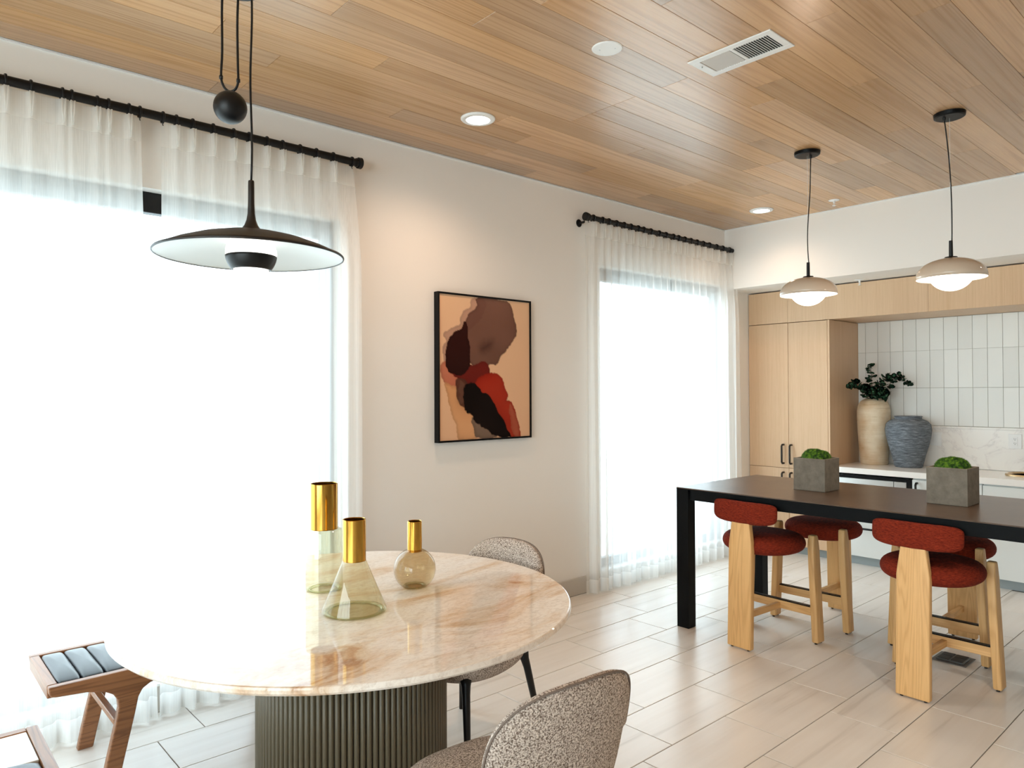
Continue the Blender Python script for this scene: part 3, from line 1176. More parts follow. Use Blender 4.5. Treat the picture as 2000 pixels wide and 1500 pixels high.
sprinkler('small white fire sprinkler on the oak ceiling near the kitchen', 5.713, 2.544, ZC)
sprinkler('small white fire sprinkler under the white kitchen bulkhead', 6.34, 2.61, 2.468)


# ---- dome pendants over the bar table
def dome_pendant(label, x, y, zr, cord_dx):
    t = thing('dome_pendant', label, 'pendant light', (x, y, zr), 0, 'dome pendants over the bar table')
    top = 0.113
    R = 0.171
    prof = []
    for i in range(15):
        a = i / 14
        r = R * sin(a * pi / 2)
        z = top * cos(a * pi / 2) ** 0.8 if a < 1 else 0.0
        prof.append((max(r, 0.0), z))
    obj('shade', nlathe([(0.0, top)] + prof[1:] + [(R - 0.003, 0.001)], 56), DOMEB, t, smooth=True)
    inner = [(R - 0.003, 0.001)] + [(max(r - 0.004, 0), z - 0.004) for r, z in prof[::-1][1:]]
    obj('shade_lining', nlathe(inner, 56), DOMEW, t, smooth=True)
    gl = []
    for i in range(15):
        a = -pi / 2 + i / 14 * (pi * 0.58)
        gl.append((0.112 * cos(a) if i else 0.0, 0.038 + 0.105 * sin(a)))
    obj('globe', nlathe(gl, 40), OPAL, t, smooth=True)
    obj('cap', nlathe([(0, top + 0.006), (0.03, top + 0.006), (0.036, top - 0.003), (0, top - 0.003)], 28), BLACKM, t)
    obj('stem', nlathe([(0, top + 0.095), (0.0095, top + 0.095), (0.0105, top), (0, top)], 16), BLACKM, t, smooth=False)
    H = ZC - zr
    z0 = top + 0.09
    lat = Vector((0.746, -0.666, 0))
    pts = []
    for i in range(17):
        s = i / 16
        off = cord_dx(s)
        p = lat * off
        pts.append((p.x, p.y, z0 + (H - 0.028 - z0) * s))
    obj('cord', ntube(pts, 0.0032, 8), BLACKM, t, smooth=True)
    obj('suspension_wire', ntube([(0, 0, z0), (0, 0, H - 0.01)], 0.0006, 5), STEEL, t)
    obj('canopy', nlathe([(0, H - 0.024), (0.068, H - 0.024), (0.076, H - 0.02), (0.078, H - 0.002), (0, H)], 40), BLACKS, t)
    e = lat * cord_dx(1.0)
    obj('cord_grip', nlathe([(0, H - 0.04), (0.006, H - 0.04), (0.008, H - 0.024), (0, H - 0.024)], 12, (e.x, e.y, 0)), BLACKM, t)
    l = bpy.data.lights.new('pendant_lamp', 'POINT')
    l.energy = 6
    l.color = (1.0, 0.80, 0.62)
    l.shadow_soft_size = 0.05
    o = bpy.data.objects.new('pendant_lamp', l)
    o.location = (0, 0, -0.11)
    o.parent = t
    COL.objects.link(o)


dome_pendant('beige dome pendant with lit globe above the planter by the tall cabinet', 4.43, 2.14, 2.122, lambda s: 0.004 - 0.016 * sin(pi * min(1, s * 1.5)) * (1 - s) + 0.018 * s)
dome_pendant('beige dome pendant with lit globe above the planter nearer the sink', 4.40, 1.325, 2.126, lambda s: 0.008 * sin(pi * s * 0.8) + 0.006 * (1 - s) - 0.034 * s * s)

# ---- disc pendant with counterweight over the dining table
dp = thing('disc_pendant', 'black saucer pendant with counterweight ball hanging in front of the curtains', 'pendant light', (1.046, 2.608, 2.029))
RD = 0.33
prof = [(0, 0.083), (0.06, 0.081), (0.13, 0.07), (0.2, 0.052), (0.27, 0.027), (0.315, 0.006), (0.33, -0.002), (0.331, -0.006), (0.328, -0.007)]
obj('shade', nlathe(prof, 72), BRONZE, dp, smooth=True)
obj('shade_lining', nlathe([(0.328, -0.007), (0.315, -0.002), (0.27, 0.012), (0.2, 0.03), (0.13, 0.046), (0.06, 0.056), (0, 0.058)], 72), DISCW, dp, smooth=True)
obj('stem', nlathe([(0, 0.272), (0.0095, 0.272), (0.011, 0.268), (0.0115, 0.19), (0.0132, 0.15), (0.017, 0.126), (0.024, 0.107), (0.033, 0.094), (0.044, 0.085), (0.056, 0.077), (0.062, 0.07), (0, 0.07)], 28), BRONZE, dp, smooth=True)
gl = [(0.092 * cos(a), 0.002 + 0.092 * sin(a)) for a in [radians(-18 + i * 9) for i in range(10)]] + [(0.0, 0.08)]
gl = [(0.09 * cos(radians(a)), 0.002 + 0.09 * sin(radians(a))) for a in range(-10, 36, 5)]
obj('globe', nlathe([(0, -0.01)] + gl + [(0.05, 0.053), (0, 0.053)], 44), OPALD, dp, smooth=True)
band = [(0.091 * cos(radians(a)), 0.002 + 0.091 * sin(radians(a))) for a in range(-6, -46, -5)]
band_in = [(r - 0.004, z) for r, z in band[::-1]]
obj('globe_cup', nlathe(band + band_in, 44, closed=True), BLACKM, dp, smooth=True)
obj('diffuser', nlathe([(0, -0.068), (0.045, -0.066), (0.062, -0.06), (0.06, -0.05), (0, -0.05)], 36), OPALD, dp, smooth=True)
H = ZC - 2.029
lat = Vector((0.746, -0.666, 0))
cord = [(0.0 + lat.x * 0.003 * sin(s * 9), lat.y * 0.003 * sin(s * 9), 0.27 + (H - 0.29) * s) for s in [i / 12 for i in range(13)]]
obj('cord', ntube(cord, 0.0042, 8), BLACKM, dp, smooth=True)
bc = lat * -0.077
bz = 0.543
obj('counterweight', nlathe([(0.0594 * cos(radians(a)) if abs(a) < 90 else 0.0, bz + 0.0594 * sin(radians(a))) for a in range(-90, 91, 10)], 32, (bc.x, bc.y, 0)), BLACKM, dp, smooth=True)
lp = []
for (dx, z) in [(-0.029, H - 0.02), (-0.031, 0.9), (-0.03, 0.75), (-0.034, 0.66), (-0.026, 0.625), (-0.012, 0.607), (0.004, 0.603), (0.02, 0.612), (0.029, 0.64), (0.028, 0.7), (0.026, 0.85), (0.03, H - 0.02)]:
    p = bc + lat * dx
    lp.append((p.x, p.y, z))
obj('counterweight_cord', ntube(catmull(lp, 4, False), 0.0046, 8), BLACKM, dp, smooth=True)
for dx, z in ((-0.034, 0.655), (0.0295, 0.642)):
    p = bc + lat * dx
    obj('cord_clip', nlathe([(0, -0.008), (0.007, -0.006), (0.007, 0.006), (0, 0.008)], 12, (p.x, p.y, z)), BLACKM, dp, smooth=True)
p = lat * -0.04
obj('canopy', nlathe([(0, H - 0.03), (0.065, H - 0.03), (0.07, H - 0.025), (0.07, H), (0, H)], 32, (p.x, p.y, 0)), BLACKM, dp)
obj('rim', nlathe([(0.3275, -0.009), (0.332, -0.009), (0.3335, -0.004), (0.331, 0.0), (0.3275, -0.002)], 96, closed=True), BRONZE, dp, smooth=True)

# ================================================================== CURTAINS
YROD, ZROD = YW - 0.08, 2.826


def curtain(label, x0, x1, pleats, seed, flare0=0.0, flare1=0.0, early=True, group=None):
    """sheer panel hung in pinch pleats; pleats = x of each pinch"""
    rnd = random.Random(seed)
    t = thing('sheer_curtain', label, 'curtain', ((x0 + x1) / 2, YROD, 0.0), 0, group)
    cx = (x0 + x1) / 2
    ztop, zband = 2.797, 2.685
    nodes = [x0] + list(pleats) + [x1]
    xs = []
    for a, b in zip(nodes[:-1], nodes[1:]):
        n = max(8, int((b - a) / 0.006))
        xs += [a + (b - a) * i / n for i in range(n)]
    xs.append(x1)
    ph = [rnd.uniform(0, 2 * pi) for _ in range(6)]
    amp = {p: rnd.uniform(0.75, 1.25) for p in pleats}

    def shape(x, z):
        u = (ztop - z) / ztop            # 0 top .. 1 floor
        d, pn = min((abs(x - p), p) for p in pleats)
        i = 0
        while i < len(nodes) - 2 and x > nodes[i + 1]:
            i += 1
        tt = (x - nodes[i]) / (nodes[i + 1] - nodes[i])
        head = max(0.0, 1 - u / 0.055)
        grow = min(1.0, max(0.0, (u - 0.03) * 6))
        pinch = math.exp(-(d / 0.012) ** 2)
        y = -0.014 * pinch * head - 0.016 * math.exp(-(d / (0.012 + 0.02 * grow)) ** 2) * amp[pn]
        a = grow * (0.008 + 0.011 * u)
        y += -a * cos(2 * pi * tt) * amp[pn]
        y += a * 0.55 * sin(x * 2 * pi / 0.052 + ph[3] + 1.1 * sin(u * 3 + ph[4]) + 0.8 * sin(x * 5 + ph[0]))
        y += grow * 0.010 * u * sin(x * 2 * pi / 0.31 + ph[5] + u * ph[2] * 0.3)
        k = head
        s = (x - x0) / (x1 - x0)
        f = flare0 * (1 - s) ** 2 * u ** 1.1 + flare1 * s ** 2 * (min(1.0, u * 5) ** 0.7 if early else u ** 1.1)
        return x + f - cx, y, z

    def sheet(za, zb, nz, off):
        bm = bmesh.new()
        rows = []
        for j in range(nz + 1):
            z = za + (zb - za) * j / nz
            row = []
            for x in xs:
                X, Y, Z = shape(x, z)
                row.append(bm.verts.new((X, Y + off, Z)))
            rows.append(row)
        for a, b in zip(rows[:-1], rows[1:]):
            for i in range(len(xs) - 1):
                bm.faces.new((a[i], b[i], b[i + 1], a[i + 1]))
        return bm
    z0 = 0.012
    obj('voile', sheet(zband, z0 + 0.1, 26, 0), SHEER, t, smooth=True)
    obj('heading', sheet(ztop, zband, 4, -0.0), SHEERD, t, smooth=True)
    obj('hem', sheet(z0 + 0.1, z0, 2, 0), SHEERD, t, smooth=True)
    for p in pleats:
        X = p - cx
        bm = bmesh.new()
        for s in (-1, 1):
            tube(bm, [(X + s * 0.007, -0.034, ztop - 0.002), (X + s * 0.005, -0.035, (ztop + zband) / 2), (X + s * 0.0015, -0.033, zband + 0.004)], [0.0036, 0.004, 0.0025], 6)
        obj('pinch_pleat', bm, SHEERD, t, smooth=True)
    return t


P1L = [-1.45, -1.28, -1.1, -0.93, -0.76, -0.6, -0.43, -0.28, -0.12, 0.03, 0.17, 0.31, 0.417, 0.506, 0.621, 0.656, 0.755, 0.8, 0.884]
P1R = [1.09, 1.165, 1.262, 1.363, 1.441, 1.535, 1.62, 1.718, 1.812, 1.913]
P2L = [4.065, 4.17, 4.242, 4.333, 4.426, 4.509, 4.6, 4.672, 4.766, 4.877, 4.97]
P2R = [5.076, 5.15, 5.24, 5.331, 5.425, 5.52, 5.617, 5.733, 5.834, 5.947]
curtain('white sheer curtain panel behind the bench at the left of the picture wall', -1.75, 0.935, P1L, 11, 0.0, 0.07, False)
curtain('white sheer curtain panel behind the black saucer pendant', 1.025, 2.035, P1R, 12, -0.012, 0.05)
curtain('white sheer curtain panel right beside the picture wall near the black bar table leg', 3.975, 5.03, P2L, 13, 0.0, 0.0)
curtain('white sheer curtain panel closest to the tall oak cabinet', 5.035, 6.04, P2R, 14, 0.0, 0.06)


def rod(label, x0, x1, rings, finials, brackets):
    cx = (x0 + x1) / 2
    t = thing('curtain_rod', label, 'curtain rod', (cx, YROD, ZROD))
    obj('pole', ntube([(x0 - cx, 0, 0), (x1 - cx, 0, 0)], 0.0205, 18), BLACKM, t, smooth=False)
    for f, s in finials:
        bm = bmesh.new()
        tube(bm, [(f - cx, 0, 0), (f - cx + s * 0.012, 0, 0), (f - cx + s * 0.014, 0, 0), (f - cx + s * 0.034, 0, 0), (f - cx + s * 0.038, 0, 0)], [0.024, 0.024, 0.031, 0.032, 0.028], 20)
        obj('finial', bm, BLACKM, t)
    for b in brackets:
        bm = bmesh.new()
        tube(bm, [(b - cx, 0, -0.02), (b - cx, 0.03, -0.035), (b - cx, 0.082, -0.035)], 0.009, 10)
        tube(bm, [(b - cx, 0.078, -0.035), (b - cx, 0.0845, -0.035)], 0.03, 18)
        obj('bracket', bm, BLACKM, t)
    rm = bpy.data.meshes.new('ring')
    bm = bmesh.new()
    n, m = 22, 8
    vs = [[bm.verts.new(((0.0055 * cos(2 * pi * j / m)), (0.0255 + 0.004 * sin(2 * pi * j / m)) * cos(2 * pi * i / n), (0.0255 + 0.004 * sin(2 * pi * j / m)) * sin(2 * pi * i / n))) for j in range(m)] for i in range(n)]
    for i in range(n):
        for j in range(m):
            a, b = vs[i], vs[(i + 1) % n]
            bm.faces.new((a[j], b[j], b[(j + 1) % m], a[(j + 1) % m]))
    tube(bm, [(0, 0, -0.028), (0, -0.002, -0.036), (0, -0.008, -0.04)], 0.0022, 6)
    bm.to_mesh(rm)
    bm.free()
    rm.materials.append(BLACKM)
    for x in rings:
        obj('ring', rm, None, t, (x - cx, 0, -0.002))
    return t


rod('long black curtain rod with rings above the curtains by the saucer pendant', -1.8, 2.055, P1L + [0.93, 1.03] + P1R + [2.03], [(2.055, 1), (-1.8, -1)], [2.03, -1.7, 0.62])
rod('black curtain rod with rings above the curtains beside the kitchen', 4.012, 6.03, [3.99 + 0.02] + P2L + P2R + [6.02], [(4.012, -1), (6.03, 1)], [3.995, 6.0])

# ================================================================== PICTURE
pic = thing('framed_picture', 'abstract rust and black ink painting in a slim black frame', 'picture', (3.053, YW - 0.045, 1.20))
PWD, PH = 0.80, 0.952
bm = bmesh.new()
for lo, hi in (((-PWD / 2, 0, 0), (-PWD / 2 + 0.012, 0.044, PH)), ((PWD / 2 - 0.012, 0, 0), (PWD / 2, 0.044, PH)), ((-PWD / 2 + 0.012, 0, 0), (PWD / 2 - 0.012, 0.044, 0.012)), ((-PWD / 2 + 0.012, 0, PH - 0.012), (PWD / 2 - 0.012, 0.044, PH))):
    box(bm, lo, hi)
obj('frame', bm, BLACKS, pic)
# painted canvas: each blot is laid over the last with a wavering edge
BL = [
    ([(265, 465), (310, 430), (390, 390), (400, 330), (440, 280), (480, 260), (485, 200), (530, 175), (600, 200), (560, 330), (450, 430), (330, 560), (300, 690), (272, 690), (262, 600), (288, 525)], (182, 142, 122), (168, 126, 108), 0.85),
    ([(240, 720), (285, 690), (345, 780), (380, 850), (362, 908), (300, 872), (250, 800)], (190, 110, 84), (170, 88, 66), 0.9),
    ([(280, 860), (340, 900), (372, 960), (372, 1030), (430, 1060), (492, 1110), (505, 1200), (512, 1290), (530, 1320), (380, 1325), (368, 1200), (330, 1120), (305, 1050), (300, 950)], (196, 134, 84), (204, 152, 108), 0.9),
    ([(490, 1150), (560, 1180), (650, 1250), (705, 1305), (530, 1322), (508, 1250)], (120, 98, 84), (104, 86, 74), 0.95),
    ([(530, 175), (600, 166), (720, 186), (790, 206), (825, 290), (848, 385), (855, 450), (835, 520), (772, 590), (715, 640), (690, 700), (640, 716), (560, 722), (480, 705), (440, 640), (425, 500), (440, 375), (480, 310), (540, 240)], (124, 84, 72), (80, 50, 42), 0.95),
    ([(520, 560), (560, 500), (620, 470), (690, 500), (680, 590), (620, 650), (545, 650)], (44, 27, 22), (50, 31, 26), 0.7),
    ([(300, 720), (460, 730), (600, 708), (628, 790), (600, 860), (520, 900), (440, 880), (380, 830), (340, 800)], (112, 34, 26), (92, 28, 22), 1.0),
    ([(400, 415), (436, 380), (450, 500), (466, 610), (458, 730), (400, 795), (330, 785), (290, 725), (286, 600), (308, 520), (340, 470)], (52, 20, 16), (40, 16, 13), 1.0),
    ([(560, 830), (620, 795), (690, 798), (735, 840), (752, 920), (772, 970), (760, 1012), (802, 1030), (832, 1080), (852, 1150), (880, 1250), (890, 1303), (800, 1310), (740, 1170), (680, 1060), (620, 985), (560, 965), (520, 880)], (156, 36, 20), (160, 58, 38), 1.0),
    ([(800, 1060), (826, 1100), (848, 1160), (876, 1250), (884, 1303), (850, 1305), (820, 1200)], (178, 100, 74), (172, 96, 72), 0.6),
    ([(365, 850), (440, 860), (450, 1000), (432, 1058), (380, 1020), (360, 940)], (92, 54, 42), (70, 42, 34), 0.95),
    ([(430, 900), (480, 870), (530, 900), (566, 950), (612, 968), (662, 1030), (702, 1110), (748, 1180), (770, 1240), (802, 1308), (690, 1302), (600, 1235), (520, 1180), (490, 1112), (440, 1080), (418, 1000)], (18, 11, 9), (26, 16, 13), 1.0),
]


def to_uv(x, y):
    u = (x - 232) / (980 - 232)
    yt = 133 + (212 - 133) * u
    yb = 1341 + (1304 - 1341) * u
    return u, (y - yt) / (yb - yt)


BLU = []
for pts, ca, cb, al in BL:
    sm = catmull([to_uv(*p) for p in pts], 5)
    us, vs = [p[0] for p in sm], [p[1] for p in sm]
    BLU.append((sm, (min(us), max(us), min(vs), max(vs)), lin(ca), lin(cb), al))


def sdist(poly, u, v):
    inside = False
    best = 9.0
    n = len(poly)
    for i in range(n):
        x1, y1 = poly[i]
        x2, y2 = poly[(i + 1) % n]
        if (y1 > v) != (y2 > v) and u < (x2 - x1) * (v - y1) / (y2 - y1) + x1:
            inside = not inside
        dx, dy = x2 - x1, y2 - y1
        L = dx * dx + dy * dy
        t = 0 if L == 0 else max(0, min(1, ((u - x1) * dx + (v - y1) * dy) / L))
        best = min(best, (u - x1 - t * dx) ** 2 + (v - y1 - t * dy) ** 2)
    return sqrt(best) * (1 if inside else -1)


def paint(u, v):
    c = Vector(lin((226, 186, 150))).lerp(Vector(lin((222, 176, 140))), v)
    nu = noise.noise((u * 9, v * 11, 1.3)) * 0.018 + noise.noise((u * 34, v * 40, 4.1)) * 0.009
    nv = noise.noise((u * 9, v * 11, 7.7)) * 0.018 + noise.noise((u * 34, v * 40, 2.6)) * 0.009
    wash = 0.5 + 0.5 * noise.noise((u * 4, v * 5, 9.0))
    for poly, bb, ca, cb, al in BLU:
        uu, vv = u + nu, v + nv
        if uu < bb[0] - .03 or uu > bb[1] + .03 or vv < bb[2] - .03 or vv > bb[3] + .03:
            continue
        d = sdist(poly, uu, vv)
        soft = 0.11 if al == 0.7 else 0.006
        k = max(0.0, min(1.0, (d + 0.008) / soft + (0.0 if al == 0.7 else 0.5)))
        k = k * k * (3 - 2 * k) * al
        if k <= 0:
            continue
        rim = math.exp(-max(d, 0) / 0.012) * 0.22          # pigment gathers at the edge of a wash
        col = Vector(ca).lerp(Vector(cb), max(0, min(1, wash * 0.7 + 0.5 * (vv - bb[2]) / (bb[3] - bb[2]) - 0.1)))
        col = col * (1 - rim) * (0.9 + 0.25 * wash)
        c = c.lerp(col, k)
    return c


NX, NY = 130, 156
bm = bmesh.new()
lay = bm.verts.layers.float_color.new('paint')
cw, ch = PWD - 0.024, PH - 0.024
rows = []
for j in range(NY + 1):
    row = []
    for i in range(NX + 1):
        u, v = i / NX, j / NY
        vert = bm.verts.new((-cw / 2 + cw * u, 0.008, PH - 0.012 - ch * v))
        c = paint(u, v)
        vert[lay] = (c[0], c[1], c[2], 1)
        row.append(vert)
    rows.append(row)
for j in range(NY):
    for i in range(NX):
        bm.faces.new((rows[j][i], rows[j + 1][i], rows[j + 1][i + 1], rows[j][i + 1]))
k = NT('painted_canvas')
at = k.n('ShaderNodeAttribute', attribute_name='paint')
k.l(at.outputs['Color'], k.p.inputs['Base Color'])
k.p.inputs['Roughness'].default_value = 0.8
k.p.inputs['Specular IOR Level'].default_value = 0.08
obj('canvas', bm, k.m, pic)
obj('backing', nbox((-cw / 2, 0.012, 0.012), (cw / 2, 0.03, PH - 0.012)), BLACKS, pic)

# ================================================================== DINING TABLE
TC = (1.352, 2.408)
TH, TR = 0.75, 0.81
rt = thing('round_table', 'round cream marble table on a fluted drum pedestal', 'table', (TC[0], TC[1], 0))
prof = [(0, TH), (TR - 0.006, TH), (TR - 0.002, TH - 0.002), (TR, TH - 0.007), (TR, TH - 0.018), (TR - 0.008, TH - 0.026), (TR - 0.05, TH - 0.038), (TR - 0.06, TH - 0.04), (0, TH - 0.04)]
top = obj('tabletop', nlathe(prof, 128), MARB, rt)
autosmooth(top, 25)
PR = 0.347
ped = obj('pedestal', nlathe([(0, 0.0), (PR - 0.011, 0.0), (PR - 0.011, TH - 0.042), (0, TH - 0.042)], 72), PEDG, rt)
sm_ = bpy.data.meshes.new('slat')
bm = bmesh.new()
NS = 104
wd = 2 * pi * PR / NS
prf = [(-0.002, -wd / 2 * 0.97)] + [(0.0115 * sin(pi * i / 6) ** 0.75 - 0.001, -wd / 2 * 0.88 * cos(pi * i / 6)) for i in range(0, 7)] + [(-0.002, wd / 2 * 0.97)]
A = [bm.verts.new((PR - 0.011 + x, y, 0.012)) for x, y in prf]
B = [bm.verts.new((PR - 0.011 + x, y, TH - 0.043)) for x, y in prf]
for i in range(len(prf) - 1):
    bm.faces.new((A[i], A[i + 1], B[i + 1], B[i]))
bm.faces.new(A[::-1])
bm.faces.new(B)
bm.to_mesh(sm_)
bm.free()
for p in sm_.polygons:
    p.use_smooth = len(p.vertices) == 4
sm_.materials.append(PEDM)
for i in range(NS):
    obj('slat', sm_, None, ped, rot=(0, 0, 2 * pi * i / NS))


# ---- three glass and gold vases
def gold_vase(nm, label, x, y, prof, neck_r, z0, z1, glass):
    t = thing(nm, label, 'vase', (x, y, TH + 0.001), 0, None)
    obj('glass_body', nlathe(prof, 56), glass, t, smooth=False)
    autosmooth(t.children[0], 35)
    br = prof[1][0]
    obj('glass_base', nlathe([(br - 0.016, 0.0012), (br - 0.003, 0.0012), (br - 0.001, 0.004), (br - 0.004, 0.008), (br - 0.016, 0.004)], 56, closed=True), VBASE, t, smooth=True)
    n = nlathe([(neck_r, z0), (neck_r, z1 - 0.002), (neck_r - 0.0015, z1), (neck_r - 0.003, z1 - 0.002), (neck_r - 0.003, z0)], 56, closed=True)
    o = obj('gold_neck', n, GOLD, t)
    autosmooth(o, 35)
    return t


gold_vase('cylinder_vase', 'clear cylinder vase with the tallest gold collar at the back of the table', 1.332, 2.601,
          [(0, 0.0), (0.066, 0.0), (0.070, 0.004), (0.0705, 0.012), (0.0705, 0.222), (0.068, 0.231), (0.06, 0.236), (0.05, 0.238)], 0.0525, 0.235, 0.413, VGLASS)
gold_vase('cone_vase', 'clear cone shaped vase with gold collar at the front of the table', 1.276, 2.266,
          [(0, 0.0), (0.106, 0.0), (0.1115, 0.004), (0.1115, 0.010), (0.041, 0.178), (0.0385, 0.184)], 0.0405, 0.177, 0.323, VGLASS)
R_ = 0.083
pr = [(0, 0.0), (0.046, 0.0)]
for i in range(19):
    a = radians(-56 + i * (56 + 66) / 18)
    pr.append((R_ * cos(a), 0.0688 + R_ * sin(a)))
pr.append((0.0285, 0.147))
gold_vase('globe_vase', 'amber globe vase with a slim gold collar on the marble table', 1.616, 2.393, pr, 0.029, 0.138, 0.258, VGLASSA)


# ================================================================== DINING CHAIRS
def dining_chair(label, x, y, face):
    """local +y is the way the sitter looks"""
    t = thing('dining_chair', label, 'chair', (x, y, 0), face - pi / 2, 'grey boucle chairs round the marble table')
    # seat
    def sd(a, b, tt):
        k = (a / 0.25) ** 2
        under = -0.035 * max(0.0, 1 - (a * a + b * b) / 0.062) if tt < 0 else 0.0
        return (a, b * (1 - 0.03 * k) + 0.02, 0.407 + tt + under)
    obj('seat', pillow(0.50, 0.49, 0.112, n=2.9, rk=6, deform=sd, top_dome=0.008), BOUC, t, smooth=True)
    # back shell: wide panel wrapped round the sitter
    Rb = 0.44

    def bd(a, b, tt):
        z = 0.622 + b
        lean = 0.075 * ((z - 0.42) / 0.4)
        taper = 1.0 - 0.16 * max(0.0, (0.63 - z) / 0.23) ** 1.3
        ang = a * taper / Rb * 0.866
        rad = Rb + lean * 0.5 + tt
        return (rad * sin(ang), -0.255 - lean * 0.55 + (Rb - rad * cos(ang)) - tt * 0.0, z - 0.028 * (a / 0.27) ** 2 * (1 if b > 0 else -0.6))
    nf = lambda th: 3.3 if sin(th) > 0 else 3.6
    obj('backrest', pillow(0.541, 0.415, 0.05, rk=9, na=72, nr=12, deform=bd, nfun=nf), BOUC, t, smooth=True)
    # piping along the edge
    pts = []
    for i in range(49):
        th = -0.25 * pi + i / 48 * 1.5 * pi
        c, s = cos(th), sin(th)
        e = nf(th)
        a = 0.541 / 2 * math.copysign(abs(c) ** (2 / e), c)
        b = 0.415 / 2 * math.copysign(abs(s) ** (2 / e), s)
        pts.append(bd(a * 0.992, b * 0.992, 0.012))
    obj('piping', ntube(pts, 0.003, 6), BOUCS, t, smooth=True)
    # legs
    for sx in (-1, 1):
        for sy in (-1, 1):
            bm = bmesh.new()
            tube(bm, [(sx * 0.178, sy * 0.182, 0.385), (sx * 0.186, sy * 0.188, 0.352), (sx * 0.193, sy * 0.195, 0.318), (sx * 0.245, sy * 0.24, 0.0)], [0.027, 0.019, 0.0165, 0.0105], 14)
            obj('leg', bm, BLACKM, t, smooth=True)
    return t


dining_chair('grey boucle dining chair on the far side of the marble table', 1.928, 2.477, radians(188.9))
dining_chair('grey boucle dining chair seen from behind in front of the pedestal', 1.306, 1.520, radians(86.1))


# ================================================================== BENCHES
def leg_outline(x_leg, mirror=False):
    o = [(0.0, 0.44), (0.003, 0.411), (0.012, 0.402), (0.024, 0.399), (0.124, 0.390), (0.184, 0.375), (0.212, 0.358), (0.229, 0.332), (0.232, 0.30), (0.225, 0.255), (0.188, 0.085), (0.172, 0.0), (0.232, 0.0), (0.250, 0.085), (0.290, 0.26), (0.303, 0.325), (0.318, 0.352), (0.345, 0.368), (0.39, 0.38)]
    return o


def bench(label, loc, rz, L, deck=0.0):
    t = thing('bench', label, 'bench', loc, rz, None)
    D = 0.455
    half = leg_outline(0)
    outline = half + [(L - x, z) for x, z in half[::-1]]
    for y0, y1 in ((0.0, 0.034), (D - 0.034, D)):
        bm = extrude_outline(outline, y0, y1, 1)
        o = obj('side_frame', bm, WALNX, t)
        bv = o.modifiers.new('edge', 'BEVEL')
        bv.width = 0.005
        bv.segments = 2
        bv.limit_method = 'ANGLE'
        bv.angle_limit = radians(25)
    for x0 in (0.0, L - 0.034):
        obj('end_rail', nbox((x0, 0.034, 0.39), (x0 + 0.034, D - 0.034, 0.44), 0.003), WALNY, t)
    for xx in (0.235, L - 0.235):
        obj('stretcher', nbox((xx - 0.014, 0.03, 0.225), (xx + 0.014, D - 0.03, 0.25), 0.003), WALNY, t)
    obj('support_board', nbox((0.034, 0.034, 0.40), (L - 0.034, D - 0.034, 0.412)), WALNX, t)
    xs = 0.034
    if deck:
        obj('deck', nbox((0.036, 0.036, 0.412), (deck, D - 0.036, 0.4385), 0.002), GLAREDECK, t)
        xs = deck + 0.004
    n = max(1, round((L - 0.034 - xs) / 0.0825))
    wch = (L - 0.034 - xs) / n
    for i in range(n):
        c0 = xs + wch * (i + 0.5)

        def df(a, b, tt):
            return (c0 + a, D / 2 + b, 0.432 + tt)
        obj('cushion_channel', pillow(wch * 1.0, D - 0.072, 0.034, n=7, rk=3.2, na=40, nr=7, deform=df, top_dome=0.006), LEATH, t, smooth=True)
    return t


bench('walnut bench with black channelled leather seat reaching under the marble table', (0.494, 3.107, 0), 0, 1.2)
bench('second low bench with glare-whitened deck and black leather at the lower left corner', (-0.04, 2.80, 0), radians(-90), 1.2, 0.27)

# ================================================================== BAR TABLE
BX0, BX1, BY0, BY1, BZ = 3.905, 4.902, -0.13, 2.777, 0.898
bt = thing('bar_table', 'long counter height table with brown top and black square legs', 'table', ((BX0 + BX1) / 2, (BY0 + BY1) / 2, 0))
ox, oy = (BX0 + BX1) / 2, (BY0 + BY1) / 2
hx, hy = (BX1 - BX0) / 2, (BY1 - BY0) / 2
obj('tabletop', nbox((-hx, -hy, BZ - 0.006), (hx, hy, BZ), 0.001), TBROWN, bt)
obj('top_edge', nbox((-hx, -hy, BZ - 0.012), (hx, hy, BZ - 0.0062)), TABLEB, bt)
for sx in (-1, 1):
    obj('apron', nbox((sx * (hx - 0.020) - (0.03 if sx > 0 else 0), -hy + 0.09, BZ - 0.078), (sx * (hx - 0.020) + (0 if sx > 0 else 0.03), hy - 0.09, BZ - 0.0122), 0.002), TABLEB, bt)
for sy in (-1, 1):
    obj('apron', nbox((-hx + 0.08, sy * (hy - 0.012) - (0.03 if sy > 0 else 0), BZ - 0.078), (hx - 0.08, sy * (hy - 0.012) + (0 if sy > 0 else 0.03), BZ - 0.0122), 0.002), TABLEB, bt)
for sx in (-1, 1):
    for sy in (-1, 1):
        x0, x1 = sorted((sx * hx, sx * (hx - 0.08)))
        y0, y1 = sorted((sy * hy, sy * (hy - 0.088)))
        obj('leg', nbox((x0, y0, 0.0), (x1, y1, BZ - 0.0122), 0.003, 2), TABLEB, bt)


